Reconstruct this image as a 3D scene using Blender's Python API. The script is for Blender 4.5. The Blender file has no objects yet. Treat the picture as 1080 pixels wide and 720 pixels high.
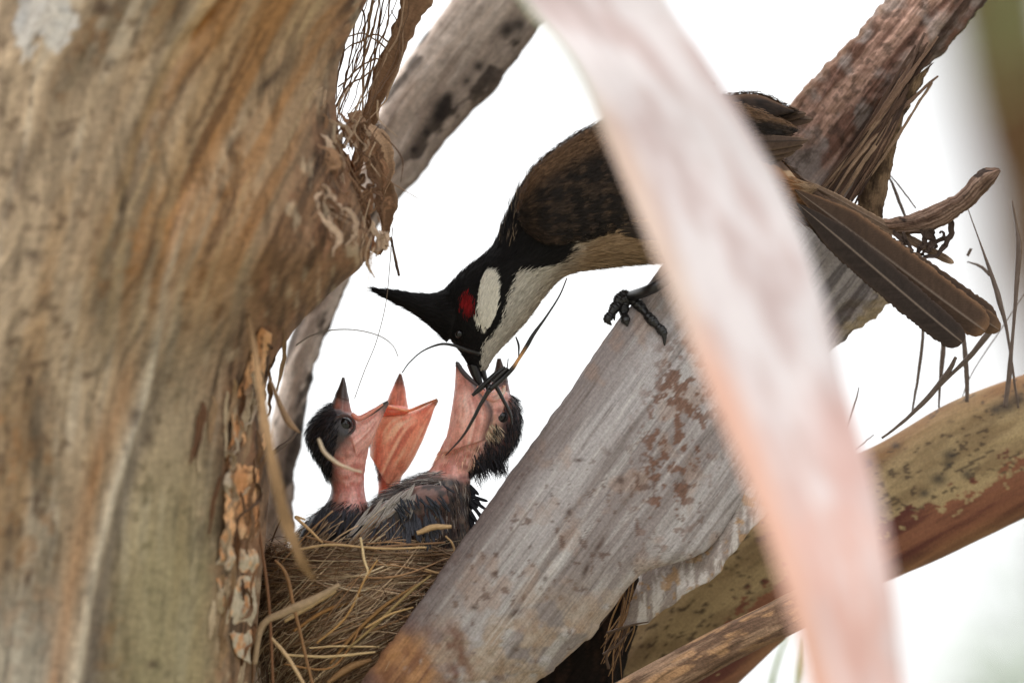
import bpy, math, random
import numpy as np
from mathutils import Matrix, Vector

random.seed(7)
rng = np.random.default_rng(11)
R_ = math.radians
scene = bpy.context.scene

# ------------------------------------------------------------------ camera
LENS, SENS, W0, H0 = 400.0, 36.0, 1080.0, 720.0
FOCUS = 3.445
CAMZ, PITCH = 1.60, R_(12)
cam_d = bpy.data.cameras.new('camera')
cam_d.lens = LENS; cam_d.sensor_width = SENS; cam_d.sensor_fit = 'HORIZONTAL'
cam_d.clip_start = 0.05; cam_d.clip_end = 3000
cam_d.dof.use_dof = True; cam_d.dof.focus_distance = FOCUS; cam_d.dof.aperture_fstop = 7.4
cam = bpy.data.objects.new('camera', cam_d)
scene.collection.objects.link(cam)
cam.location = (0, 0, CAMZ); cam.rotation_euler = (R_(90) + PITCH, 0, 0)
scene.camera = cam

# ------------------------------------------------------------------ light
SUN_EL, SUN_ROT = R_(65), R_(250)
world = bpy.data.worlds.new('World'); scene.world = world; world.use_nodes = True
wn = world.node_tree; wn.nodes.clear()
sky = wn.nodes.new('ShaderNodeTexSky'); sky.sky_type = 'NISHITA'; sky.sun_disc = False
sky.sun_elevation = SUN_EL; sky.sun_rotation = SUN_ROT; sky.air_density = 1.6; sky.dust_density = 6.0
hs = wn.nodes.new('ShaderNodeHueSaturation'); hs.inputs['Saturation'].default_value = 0.10
bg = wn.nodes.new('ShaderNodeBackground'); bg.inputs['Strength'].default_value = 0.15
wo = wn.nodes.new('ShaderNodeOutputWorld')
wn.links.new(sky.outputs[0], hs.inputs['Color']); wn.links.new(hs.outputs[0], bg.inputs['Color'])
wn.links.new(bg.outputs[0], wo.inputs['Surface'])
sd = bpy.data.lights.new('sun', 'SUN'); sd.energy = 0.7; sd.angle = R_(40); sd.color = (1.0, 0.98, 0.95)
so = bpy.data.objects.new('sun', sd); scene.collection.objects.link(so)
# direction towards the sun, matching the sky node (rotation measured from +Y, clockwise seen from above)
sv = Vector((math.sin(SUN_ROT) * math.cos(SUN_EL), math.cos(SUN_ROT) * math.cos(SUN_EL), math.sin(SUN_EL)))
so.rotation_euler = sv.to_track_quat('Z', 'Y').to_euler()
so.location = (0, 0, 8)

vs = scene.view_settings
vs.view_transform = 'Standard'; vs.look = 'None'; vs.gamma = 1.0; vs.use_curve_mapping = False
vs.exposure = 1.52
scene.cycles.max_bounces = 8
scene.cycles.transparent_max_bounces = 8
scene.cycles.use_denoising = True

# ------------------------------------------------------------------ helpers
K = SENS / LENS / W0                      # metres per photo pixel per metre of distance
ROT = np.array(Matrix.Rotation(R_(90) + PITCH, 3, 'X'))
C0 = np.array([0, 0, CAMZ])
MPP = K * FOCUS                           # metres per pixel where the birds are


def P(px, py, d):
    px, py, d = np.broadcast_arrays(np.asarray(px, float), np.asarray(py, float), np.asarray(d, float))
    c = np.stack([(px - 540) * K * d, (360 - py) * K * d, -d], -1)
    return c @ ROT.T + C0


TOCAM = -(ROT @ np.array([0, 0, -1.0]))


def lin(c):
    c = np.asarray(c, float) / 255.0
    return np.where(c <= 0.04045, c / 12.92, ((c + 0.055) / 1.055) ** 2.4)


def _h(ix, iy, iz, seed):
    x = (ix.astype(np.int64) * 374761393 + iy.astype(np.int64) * 668265263 + iz.astype(np.int64) * 2147483647 + seed * 974634701) & 0xffffffff
    x = ((x ^ (x >> 13)) * 1274126177) & 0xffffffff
    x = ((x ^ (x >> 16)) * 2246822519) & 0xffffffff
    x = x ^ (x >> 15)
    return (x & 0xffffff) / float(0xffffff)


def vn(x, y, z=0.0, seed=0):
    x, y, z = np.broadcast_arrays(np.asarray(x, float), np.asarray(y, float), np.asarray(z, float))
    xi, yi, zi = np.floor(x), np.floor(y), np.floor(z)
    fx, fy, fz = x - xi, y - yi, z - zi
    fx, fy, fz = [f * f * (3 - 2 * f) for f in (fx, fy, fz)]
    r = 0
    for a in (0, 1):
        for b in (0, 1):
            for c in (0, 1):
                w = (fx if a else 1 - fx) * (fy if b else 1 - fy) * (fz if c else 1 - fz)
                r = r + w * _h(xi + a, yi + b, zi + c, seed)
    return r


def fbm(x, y, z=0.0, seed=0, o=4):
    r, a, t = 0, 1.0, 0
    for i in range(o):
        r = r + a * vn(np.asarray(x) * 2 ** i, np.asarray(y) * 2 ** i, np.asarray(z) * 2 ** i, seed + i * 17)
        t += a; a *= 0.5
    return r / t                           # 0..1, mean .5


def ss(a, b, x):
    t = np.clip((x - a) / (b - a), 0, 1)
    return t * t * (3 - 2 * t)


def mixc(a, b, t):
    return a + (b - a) * np.asarray(t)[..., None]


def cr(arr, n, par=None):
    """Catmull-Rom through the rows of arr, n samples; par gives the parameter of each row"""
    arr = np.asarray(arr, float)
    if arr.ndim == 1: arr = arr[:, None]
    m = len(arr)
    t = np.linspace(0, 1, m) if par is None else np.asarray(par, float)
    tt = np.linspace(t[0], t[-1], n)
    k = np.clip(np.searchsorted(t, tt, 'right') - 1, 0, m - 2)
    h = (t[k + 1] - t[k])[:, None]; u = ((tt - t[k])[:, None]) / h
    dv = np.gradient(arr, t, axis=0) if m > 2 else np.repeat(((arr[1] - arr[0]) / (t[1] - t[0]))[None], 2, 0)
    return ((2 * u**3 - 3 * u**2 + 1) * arr[k] + (u**3 - 2 * u**2 + u) * h * dv[k]
            + (-2 * u**3 + 3 * u**2) * arr[k + 1] + (u**3 - u**2) * h * dv[k + 1])


def inpoly(px, py, poly):
    r = np.zeros(np.shape(px), bool)
    n = len(poly)
    for i in range(n):
        x1, y1 = poly[i]; x2, y2 = poly[(i + 1) % n]
        if y1 == y2: continue
        c = ((y1 > py) != (y2 > py)) & (px < (x2 - x1) * (py - y1) / (y2 - y1) + x1)
        r ^= c
    return r


def segdist(px, py, pts):
    """distance in pixels to a polyline of marks, with the parameter along it"""
    best = np.full(np.shape(px), 1e9); par = np.zeros(np.shape(px))
    n = len(pts) - 1
    for i in range(n):
        x1, y1 = pts[i]; x2, y2 = pts[i + 1]
        L = (x2 - x1)**2 + (y2 - y1)**2
        t = np.clip(((px - x1) * (x2 - x1) + (py - y1) * (y2 - y1)) / L, 0, 1)
        d = np.hypot(px - x1 - t * (x2 - x1), py - y1 - t * (y2 - y1))
        m = d < best
        best = np.where(m, d, best); par = np.where(m, (i + t) / n, par)
    return best, par


WORLD_O = {}


def mk(name, V, F, mat, parent=None, col=None, uvw=None, smooth=True, origin=None):
    """one mesh object from numpy arrays; F = list of index arrays (n,3) or (n,4)"""
    V = np.asarray(V, float).reshape(-1, 3)
    if not isinstance(F, list): F = [F]
    F = [np.asarray(f, np.int64) for f in F if len(f)]
    o = V.mean(0) if origin is None else np.asarray(origin, float)
    me = bpy.data.meshes.new(name)
    me.vertices.add(len(V)); me.vertices.foreach_set('co', (V - o).astype(np.float32).ravel())
    lt = np.concatenate([np.full(len(f), f.shape[1]) for f in F])
    me.loops.add(int(lt.sum())); me.polygons.add(len(lt))
    me.loops.foreach_set('vertex_index', np.concatenate([f.ravel() for f in F]).astype(np.int32))
    me.polygons.foreach_set('loop_start', np.concatenate([[0], np.cumsum(lt)[:-1]]).astype(np.int32))
    me.polygons.foreach_set('loop_total', lt.astype(np.int32))
    me.polygons.foreach_set('use_smooth', np.full(len(lt), smooth))
    if col is not None:
        c = np.ones((len(V), 4), np.float32); c[:, :3] = np.clip(np.asarray(col).reshape(-1, 3), 0.001, 1)
        a = me.attributes.new('col', 'FLOAT_COLOR', 'POINT'); a.data.foreach_set('color', c.ravel())
    if uvw is not None:
        a = me.attributes.new('uvw', 'FLOAT_VECTOR', 'POINT'); a.data.foreach_set('vector', np.asarray(uvw, np.float32).ravel())
    me.update(calc_edges=True); me.validate()
    me.materials.append(mat)
    ob = bpy.data.objects.new(name, me); scene.collection.objects.link(ob)
    WORLD_O[ob.name] = o
    if parent is not None:
        ob.parent = parent; ob.location = o - WORLD_O[parent.name]
    else:
        ob.location = o
    return ob


def tag(o, label=None, cat=None, group=None, kind=None):
    if label: o['label'] = label
    if cat: o['category'] = cat
    if group: o['group'] = group
    if kind: o['kind'] = kind
    return o


class Bag:
    """collects pieces that belong to ONE part"""
    def __init__(s): s.V = []; s.F3 = []; s.F4 = []; s.C = []; s.U = []; s.n = 0
    def add(s, V, F, col, uvw=None):
        V = np.asarray(V, float).reshape(-1, 3); n = len(V)
        s.V.append(V)
        for f in (F if isinstance(F, list) else [F]):
            if len(f) == 0: continue
            f = np.asarray(f); (s.F3 if f.shape[1] == 3 else s.F4).append(f + s.n)
        c = np.asarray(col, float)
        s.C.append(np.broadcast_to(c, (n, 3)) if c.ndim == 1 else c.reshape(-1, 3))
        s.U.append(V if uvw is None else np.asarray(uvw).reshape(-1, 3))
        s.n += n
    def build(s, name, mat, parent=None, smooth=True):
        F = []
        if s.F3: F.append(np.concatenate(s.F3))
        if s.F4: F.append(np.concatenate(s.F4))
        return mk(name, np.concatenate(s.V), F, mat, parent, np.concatenate(s.C), np.concatenate(s.U), smooth)


def slab(L, Rr, dep, thick, nv=80, nu=48, dl=None, front=1.0, back=1.0, power=1.0, disp=None, edge=None):
    """a solid between a left and a right edge line; dep = distance of each station (pairs allowed), thick = half depth in px"""
    L = np.asarray(L, float); Rr = np.asarray(Rr, float)
    dep = np.broadcast_to(np.asarray(dep, float), (len(L),)) if np.ndim(dep) < 2 else np.asarray(dep, float)
    if dep.ndim == 1: dep = np.stack([dep, dep], 1)
    thick = np.broadcast_to(np.asarray(thick, float), (len(L),))
    mid = (L + Rr) / 2
    par = np.concatenate([[0], np.cumsum(np.maximum(1e-3, np.hypot(*np.diff(mid, axis=0).T)))])
    par = par / par[-1]
    Lc, Rc, dc, tc = cr(L, nv, par), cr(Rr, nv, par), cr(dep, nv, par), cr(thick, nv, par)[:, 0]
    tc = np.maximum(tc, 0.3)
    v = np.linspace(0, 1, nv)
    a = np.arange(nu) / nu * 2 * np.pi
    s = -np.cos(a); h = np.sin(a)
    h = np.sign(h) * np.abs(h) ** power
    h = np.where(h > 0, h * front, h * back)
    if edge is not None:
        dL, dR = edge(v); Lc = Lc + dL; Rc = Rc + dR
    S = np.broadcast_to(s, (nv, nu)); H = np.broadcast_to(h, (nv, nu))
    q = ((S + 1) / 2)[..., None]
    xy = Lc[:, None] * (1 - q) + Rc[:, None] * q
    d = dc[:, :1] * (1 - q[..., 0]) + dc[:, 1:] * q[..., 0]
    d = d - H * tc[:, None] * MPP
    V = P(xy[..., 0], xy[..., 1], d)
    def normals(V):
        du = np.roll(V, -1, 1) - np.roll(V, 1, 1); dv = np.gradient(V, axis=0)
        n = np.cross(du, dv); n /= np.linalg.norm(n, axis=-1, keepdims=True) + 1e-12
        return n, dv / (np.linalg.norm(dv, axis=-1, keepdims=True) + 1e-12)
    N, T = normals(V)
    cen = V.mean(1, keepdims=True)
    if ((V - cen) * N).sum() < 0: N = -N
    sign = 1
    length = np.linalg.norm(np.diff(V.mean(1), axis=0), axis=1).sum()
    vm = np.broadcast_to((v * length)[:, None], (nv, nu))
    wid = np.linalg.norm(P(Lc[:, 0], Lc[:, 1], dc[:, 0]) - P(Rc[:, 0], Rc[:, 1], dc[:, 1]), axis=1)
    um = S * wid[:, None] / 2
    g = dict(px=xy[..., 0], py=xy[..., 1], S=S, H=H, v=np.broadcast_to(v[:, None], (nv, nu)), vm=vm, um=um, a=np.broadcast_to(a, (nv, nu)))
    if disp is not None:
        V = V + N * (disp(g) * MPP)[..., None]
        N2, T = normals(V)
        N = N2 if (N2 * N).sum() > 0 else -N2
    g.update(V=V, N=N, T=T, nv=nv, nu=nu)
    i = np.arange(nv - 1)[:, None] * nu; j = np.arange(nu)
    j2 = (j + 1) % nu
    F = np.stack([i + j, i + j2, i + nu + j2, i + nu + j], -1).reshape(-1, 4)
    n = nv * nu
    c0 = np.stack([np.full(nu, n), j2, j], -1); c1 = np.stack([np.full(nu, n + 1), (nv - 1) * nu + j, (nv - 1) * nu + j2], -1)
    g['VV'] = np.concatenate([V.reshape(-1, 3), V[0].mean(0)[None], V[-1].mean(0)[None]])
    g['FF'] = [F, np.concatenate([c0, c1])]
    uvw = np.stack([um, vm, H * 0.01], -1).reshape(-1, 3)
    g['UU'] = np.concatenate([uvw, uvw[:1], uvw[-1:]])
    return g


def capc(c):
    c = c.reshape(-1, 3)
    return np.concatenate([c, c[:1], c[-1:]])


def slab_obj(name, g, col, mat, parent=None):
    return mk(name, g['VV'], g['FF'], mat, parent, capc(col), g['UU'])


def fuse(name, pieces, voxel, mat, parent=None, smooth=4):
    """melt several closed grids into ONE continuous skin; colours follow the nearest source point"""
    from mathutils.kdtree import KDTree
    V, F, Cc, n = [], [], [], 0
    for g, c in pieces:
        V.append(g['VV']); Cc.append(capc(c))
        for f in g['FF']: F += [tuple(int(k) + n for k in q) for q in f]
        n += len(g['VV'])
    V = np.concatenate(V); Cc = np.concatenate(Cc); S = 100.0
    me = bpy.data.meshes.new('melt'); me.from_pydata([tuple(v) for v in V * S], [], F); me.update()
    ob = bpy.data.objects.new('melt', me); scene.collection.objects.link(ob)
    md = ob.modifiers.new('remesh', 'REMESH'); md.mode = 'VOXEL'; md.voxel_size = voxel * S
    sm = ob.modifiers.new('smooth', 'SMOOTH'); sm.factor = .5; sm.iterations = smooth
    dg = bpy.context.evaluated_depsgraph_get(); ev = ob.evaluated_get(dg); m2 = ev.to_mesh()
    W = np.zeros(len(m2.vertices) * 3, np.float32); m2.vertices.foreach_get('co', W); W = W.reshape(-1, 3).astype(float) / S
    q4 = np.array([tuple(p.vertices) for p in m2.polygons if len(p.vertices) == 4], np.int64).reshape(-1, 4)
    q3 = np.array([tuple(p.vertices) for p in m2.polygons if len(p.vertices) == 3], np.int64).reshape(-1, 3)
    ev.to_mesh_clear(); bpy.data.objects.remove(ob); bpy.data.meshes.remove(me)
    kd = KDTree(len(V))
    for i, v in enumerate(V): kd.insert(v, i)
    kd.balance()
    col = np.zeros((len(W), 3))
    for i, w in enumerate(W):
        hit = kd.find_n(w, 4); wt = np.array([1 / (h[2] + 1e-6) for h in hit]); col[i] = (Cc[[h[1] for h in hit]] * wt[:, None]).sum(0) / wt.sum()
    loc = (W - C0) @ ROT
    return mk(name, W, [f for f in (q4, q3) if len(f)], mat, parent, col, loc)


def rows_obj(name, g, c, i0, mat, parent, grow=.5):
    """the outer end of a grid as a part of its own, standing slightly proud"""
    V = (g['V'] + g['N'] * grow * MPP)[i0:]; nv, nu = V.shape[:2]
    i = np.arange(nv - 1)[:, None] * nu; j = np.arange(nu); j2 = (j + 1) % nu
    F = np.stack([i + j, i + j2, i + nu + j2, i + nu + j], -1).reshape(-1, 4); n = nv * nu
    c0 = np.stack([np.full(nu, n), j2, j], -1); c1 = np.stack([np.full(nu, n + 1), (nv - 1) * nu + j, (nv - 1) * nu + j2], -1)
    VV = np.concatenate([V.reshape(-1, 3), V[:1].mean((0, 1))[None], V[-1:].mean((0, 1))[None]])
    return mk(name, VV, [F, np.concatenate([c0, c1])], mat, parent, capc(c[i0:]), (VV - C0) @ ROT)


def tube_data(pts, rad, sides=6):
    pts = np.asarray(pts, float); n = len(pts)
    rad = np.broadcast_to(np.asarray(rad, float), (n,))
    T = np.gradient(pts, axis=0); T /= np.linalg.norm(T, axis=1, keepdims=True) + 1e-12
    ref = TOCAM + np.array([0.123, 0.0456, 0.0789])
    A = np.cross(T, ref); A /= np.linalg.norm(A, axis=1, keepdims=True) + 1e-12
    B = np.cross(T, A)
    a = np.arange(sides) / sides * 2 * np.pi
    V = pts[:, None] + rad[:, None, None] * (np.cos(a)[None, :, None] * A[:, None] + np.sin(a)[None, :, None] * B[:, None])
    i = np.arange(n - 1)[:, None] * sides; j = np.arange(sides); j2 = (j + 1) % sides
    F = np.stack([i + j, i + j2, i + sides + j2, i + sides + j], -1).reshape(-1, 4)
    Vf = np.concatenate([V.reshape(-1, 3), pts[:1], pts[-1:]])
    c0 = np.stack([np.full(sides, n * sides), j2, j], -1)
    c1 = np.stack([np.full(sides, n * sides + 1), (n - 1) * sides + j, (n - 1) * sides + j2], -1)
    l = np.concatenate([[0], np.cumsum(np.linalg.norm(np.diff(pts, axis=0), axis=1))])
    U = np.stack([np.broadcast_to(a * rad.mean(), (n, sides)), np.broadcast_to(l[:, None], (n, sides)), np.zeros((n, sides))], -1).reshape(-1, 3)
    U = np.concatenate([U, U[:1], U[-1:]])
    return Vf, [F, np.concatenate([c0, c1])], U


def ptube(bag, pts, d, r, col, n=24, sides=6, jit=0.0, colvar=0.0):
    """tube along photo-measured points; r in px (scalar or per point)"""
    pts = np.asarray(pts, float); d = np.broadcast_to(np.asarray(d, float), (len(pts),))
    x = cr(np.column_stack([pts, d]), n)
    rr = cr(np.broadcast_to(np.asarray(r, float), (len(pts),)), n)[:, 0]
    if jit: x[:, :2] += 3.2 * jit * (np.column_stack([fbm(np.arange(n) * .16, rng.uniform(0, 99), k_, 3, 3) for k_ in (0., 7.)]) - .5); rr = rr * (1 + .18 * (fbm(np.arange(n) * .3, rng.uniform(0, 99), 0, 3, 2) - .5))
    V, F, U = tube_data(P(x[:, 0], x[:, 1], x[:, 2]), np.maximum(rr, 0.12) * MPP, sides)
    c = np.asarray(col, float)
    if c.ndim == 1: c = np.broadcast_to(c, (len(V), 3))
    else:
        cc = cr(c, n); c = np.concatenate([np.repeat(cc, sides, 0), cc[:1], cc[-1:]])
    if colvar: c = c * (1 + rng.normal(0, colvar, (len(V), 1)))
    bag.add(V, F, c, U + rng.uniform(0, 5, 3) * np.array([1, 1, 0]))


def strands(bag, p, dr, nr, ln, wd, col, lift=0.25, bend=0.3, roll=0.5, tipc=1.0):
    """many flat tapered barbs lying over a surface"""
    n = len(p)
    dr = dr + nr * lift + rng.normal(0, 0.12, (n, 3)); dr /= np.linalg.norm(dr, axis=1, keepdims=True)
    w = np.cross(dr, nr); w /= np.linalg.norm(w, axis=1, keepdims=True) + 1e-9
    w = w + nr * rng.normal(0, roll, (n, 1)); w /= np.linalg.norm(w, axis=1, keepdims=True) + 1e-9
    ln = np.broadcast_to(ln, (n,))[:, None]; wd = np.broadcast_to(wd, (n,))[:, None]
    m = p + dr * ln * 0.5; t = p + dr * ln - nr * ln * bend * rng.uniform(0.3, 1, (n, 1))
    V = np.stack([p - w * wd * .5, p + w * wd * .5, m + w * wd * .45, m - w * wd * .45, t], 1)
    i = np.arange(n)[:, None] * 5
    F4 = i + np.array([0, 1, 2, 3]); F3 = i + np.array([3, 2, 4])
    c = np.stack([col * .9, col * .9, col, col, col * tipc], 1)
    U = np.stack([np.stack([k * np.ones((n,)) * 0.001 for k in (0, 1, 1, 0, .5)], 1), np.stack([k * np.ones((n,)) for k in (0, 0, .5, .5, 1)], 1) * ln, np.zeros((n, 5)) + rng.uniform(0, 1, (n, 1))], -1)
    bag.add(V, [F4, F3], c, U)


def sample(g, n, mask=None, front_only=False):
    """random points on a slab grid with normals and lengthwise tangents"""
    V, N, T = g['V'], g['N'], g['T']
    nv, nu = g['nv'], g['nu']
    A = np.linalg.norm(np.cross(np.roll(V, -1, 1)[:-1] - V[:-1], V[1:] - V[:-1]), axis=-1)
    if mask is not None: A = A * mask[:-1]
    if front_only: A = A * (g['H'][:-1] > -0.25)
    pr = (A / A.sum()).ravel()
    k = rng.choice(len(pr), n, p=pr)
    i, j = k // nu, k % nu; j2 = (j + 1) % nu
    a = rng.uniform(0, 1, n); b = rng.uniform(0, 1, n)
    def it(X):
        X = X if X.ndim == 3 else X[..., None]
        a_, b_ = a[:, None], b[:, None]
        r = X[i, j] * (1 - a_) * (1 - b_) + X[i, j2] * (1 - a_) * b_ + X[i + 1, j] * a_ * (1 - b_) + X[i + 1, j2] * a_ * b_
        return r if r.shape[1] > 1 else r[:, 0]
    nn = it(N); nn /= np.linalg.norm(nn, axis=1, keepdims=True)
    return dict(p=it(V), n=nn, t=it(T), px=it(g['px']), py=it(g['py']), v=it(g['v']), S=it(g['S']), H=it(g['H']))


def feather(bag, b, t, wl, wr, col, edge_col, rach_col, bend=0.0, camber=0.12, nl=36, nw=8, tipshape=0.22, nrm=None, rw=0.05, split=0.0):
    """one vane feather: b,t = (px,py,depth) of base and tip; half widths in px"""
    b = np.asarray(b, float); t = np.asarray(t, float)
    B, Tt = P(*b), P(*t)
    ax = Tt - B; ln = np.linalg.norm(ax); ax /= ln
    nr = TOCAM if nrm is None else np.asarray(nrm, float)
    sd = np.cross(nr, ax); sd /= np.linalg.norm(sd); nr = np.cross(ax, sd)
    u = np.linspace(0, 1, nl); q = np.linspace(-1, 1, 2 * nw + 1)
    w = np.minimum(1, (u / 0.25) ** 0.7) * np.where(u > 1 - tipshape, np.sqrt(np.maximum(0, 1 - ((u - 1 + tipshape) / tipshape) ** 2)), 1) * (0.82 + 0.18 * np.sin(u * 3))
    w = np.maximum(w, 0.03)
    rag = 1 + 0.05 * (rng.uniform(-1, 1, (nl, 1))) - split * (rng.uniform(0, 1, (nl, 1)) > .93)
    ww = np.where(q < 0, wl, wr)[None] * w[:, None] * np.where(np.abs(q) > .95, rag, 1)
    lat = q[None] * ww * MPP
    out = -camber * (np.abs(q)[None] ** 1.5) * ww * MPP + 0.4 * MPP * np.exp(-(q / 0.12) ** 2)[None]
    bd = bend * MPP * np.sin(u * np.pi * 0.5) ** 2
    al = u[:, None] * ln + 0.5 * np.abs(q)[None] * ww * MPP * 0.35
    V = B + al[..., None] * ax + (lat + bd[:, None])[..., None] * sd + out[..., None] * nr
    c = np.broadcast_to(lin(col), (nl, 2 * nw + 1, 3)).copy()
    barb = (0.80 + 0.40 * vn(al * 2600 + np.abs(lat) * 2600, np.sign(q)[None] * 3 + u[:, None] * 0, 0, 5))
    c = c * barb[..., None]
    e = ss(0.72, 1.0, np.abs(q))[None] * np.ones((nl, 1)); e = np.maximum(e * 0.8, ss(0.93, 1, u)[:, None] * 0.8)
    c = mixc(c, lin(edge_col), e)
    c = mixc(c, lin(rach_col), np.exp(-(q / rw) ** 2)[None] * np.ones((nl, 1)) * 0.9)
    m = 2 * nw + 1
    i = np.arange(nl - 1)[:, None] * m; j = np.arange(m - 1)
    F = np.stack([i + j, i + j + 1, i + m + j + 1, i + m + j], -1).reshape(-1, 4)
    n = nl * m
    V2 = V - nr * 0.35 * MPP
    rim = np.concatenate([np.arange(m), np.arange(1, nl) * m + m - 1, (nl - 1) * m + np.arange(m - 2, -1, -1), np.arange(nl - 2, 0, -1) * m])
    r2 = np.roll(rim, -1)
    side = np.stack([rim, rim + n, r2 + n, r2], -1)
    U = np.stack([lat, al + 0 * lat, 0 * lat], -1).reshape(-1, 3)
    bag.add(np.concatenate([V.reshape(-1, 3), V2.reshape(-1, 3)]), np.concatenate([F, F[:, ::-1] + n, side]),
            np.concatenate([c.reshape(-1, 3)] * 2), np.concatenate([U, U]))


def ball(bag, px, py, d, rx, ry=None, rz=None, col=(0, 0, 0), n=14):
    ry = rx if ry is None else ry; rz = rx if rz is None else rz
    th = np.linspace(0, np.pi, n)[:, None]; ph = (np.arange(2 * n) / (2 * n) * 2 * np.pi)[None]
    x = px + rx * np.sin(th) * np.cos(ph); y = py + ry * np.cos(th) + 0 * ph; z = d - rz * MPP * np.sin(th) * np.sin(ph)
    V = P(x, y, z); m = 2 * n
    i = np.arange(n - 1)[:, None] * m; j = np.arange(m); j2 = (j + 1) % m
    bag.add(V, np.stack([i + j, i + j2, i + m + j2, i + m + j], -1).reshape(-1, 4), np.asarray(col, float))


# ------------------------------------------------------------------ materials
def mat_new(name):
    m = bpy.data.materials.new(name); m.use_nodes = True
    nt = m.node_tree; b = nt.nodes['Principled BSDF']
    return m, nt, b


def N(nt, t, **kw):
    n = nt.nodes.new(t)
    for k, v in kw.items():
        if k in n.inputs: n.inputs[k].default_value = v
        else: setattr(n, k, v)
    return n


def fibre_mat(name, across, along, var=0.35, bump=0.3, rough=0.8, speck=0.25, speck_scale=900, bdist=0.0006, spec=0.3, crack=0.0, cacross=None):
    """painted base colour 'col' broken up by lengthwise fibre noise and fine specks"""
    m, nt, b = mat_new(name); L = nt.links.new
    a = N(nt, 'ShaderNodeAttribute', attribute_name='uvw'); c = N(nt, 'ShaderNodeAttribute', attribute_name='col')
    mp = N(nt, 'ShaderNodeMapping'); mp.inputs['Scale'].default_value = (across, along, across)
    L(a.outputs['Vector'], mp.inputs['Vector'])
    n1 = N(nt, 'ShaderNodeTexNoise', Scale=1.0, Detail=7.0, Roughness=0.65, Distortion=0.1)
    L(mp.outputs[0], n1.inputs['Vector'])
    n2 = N(nt, 'ShaderNodeTexNoise', Scale=float(speck_scale), Detail=5.0, Roughness=0.7)
    L(a.outputs['Vector'], n2.inputs['Vector'])
    r1 = N(nt, 'ShaderNodeMapRange'); r1.inputs['From Min'].default_value = 0.25; r1.inputs['From Max'].default_value = 0.75
    r1.inputs['To Min'].default_value = 1 - var; r1.inputs['To Max'].default_value = 1 + var
    L(n1.outputs['Fac'], r1.inputs['Value'])
    r2 = N(nt, 'ShaderNodeMapRange'); r2.inputs['From Min'].default_value = 0.3; r2.inputs['From Max'].default_value = 0.7
    r2.inputs['To Min'].default_value = 1 - speck; r2.inputs['To Max'].default_value = 1 + speck
    L(n2.outputs['Fac'], r2.inputs['Value'])
    mu = N(nt, 'ShaderNodeMath', operation='MULTIPLY'); L(r1.outputs[0], mu.inputs[0]); L(r2.outputs[0], mu.inputs[1])
    if crack:
        mp2 = N(nt, 'ShaderNodeMapping'); mp2.inputs['Scale'].default_value = (cacross or across * .6, along * .5, across * .6)
        L(a.outputs['Vector'], mp2.inputs['Vector'])
        n3 = N(nt, 'ShaderNodeTexNoise', Scale=1.0, Detail=5.0, Roughness=0.6, Distortion=0.15)
        L(mp2.outputs[0], n3.inputs['Vector'])
        r3 = N(nt, 'ShaderNodeMapRange'); r3.inputs['From Min'].default_value = 0.36; r3.inputs['From Max'].default_value = 0.45
        r3.inputs['To Min'].default_value = 1 - crack; r3.inputs['To Max'].default_value = 1
        L(n3.outputs['Fac'], r3.inputs['Value'])
        m3 = N(nt, 'ShaderNodeMath', operation='MULTIPLY'); L(mu.outputs[0], m3.inputs[0]); L(r3.outputs[0], m3.inputs[1]); mu = m3
    vm = N(nt, 'ShaderNodeVectorMath', operation='SCALE'); L(c.outputs['Color'], vm.inputs[0]); L(mu.outputs[0], vm.inputs['Scale'])
    L(vm.outputs[0], b.inputs['Base Color'])
    ad = N(nt, 'ShaderNodeMath', operation='ADD'); L(n1.outputs['Fac'], ad.inputs[0])
    hf = N(nt, 'ShaderNodeMath', operation='MULTIPLY'); L(n2.outputs['Fac'], hf.inputs[0]); hf.inputs[1].default_value = 0.6
    L(hf.outputs[0], ad.inputs[1])
    bp = N(nt, 'ShaderNodeBump'); bp.inputs['Strength'].default_value = bump; bp.inputs['Distance'].default_value = bdist
    L(ad.outputs[0], bp.inputs['Height']); L(bp.outputs[0], b.inputs['Normal'])
    b.inputs['Roughness'].default_value = rough; b.inputs['Specular IOR Level'].default_value = spec
    return m


M = {}
M['bark'] = fibre_mat('mottled_bark', 400, 70, 0.26, 0.45, 0.9, 0.26, 520, 0.0012, 0.2, 0.35, 180)
M['grey'] = fibre_mat('weathered_leaf_base', 1900, 70, 0.22, 0.4, 0.9, 0.24, 1300, 0.0004, 0.2, 0.22, 1500)
M['brown'] = fibre_mat('brown_leaf_base', 1300, 110, 0.4, 0.7, 0.9, 0.35, 1200, 0.0008, 0.2, 0.5, 900)
M['olive'] = fibre_mat('olive_stalk', 700, 80, 0.16, 0.25, 0.75, 0.2, 1200, 0.0003, 0.25)
M['frond'] = fibre_mat('pale_frond', 300, 20, 0.10, 0.2, 0.7, 0.06, 300, 0.0004)
M['straw'] = fibre_mat('straw', 3000, 120, 0.3, 0.3, 0.7, 0.15, 900, 0.0002)
M['shred'] = fibre_mat('bark_shred', 1200, 100, 0.4, 0.6, 0.8, 0.25, 900, 0.0005)
M['plumage'] = fibre_mat('plumage', 2500, 200, 0.18, 0.25, 0.75, 0.1, 1500, 0.0002, 0.2)
M['vane'] = fibre_mat('feather_vane', 400, 900, 0.2, 0.25, 0.7, 0.15, 2200, 0.0001, 0.12)
M['horn'] = fibre_mat('beak_horn', 900, 200, 0.12, 0.2, 0.35, 0.1, 1500, 0.0002, 0.5)
M['insect'] = fibre_mat('insect_shell', 900, 300, 0.2, 0.2, 0.35, 0.1, 1500, 0.0001, 0.5)
M['skin'] = fibre_mat('chick_skin', 1500, 500, 0.22, 0.45, 0.45, 0.16, 1500, 0.0003, 0.5)
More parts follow.
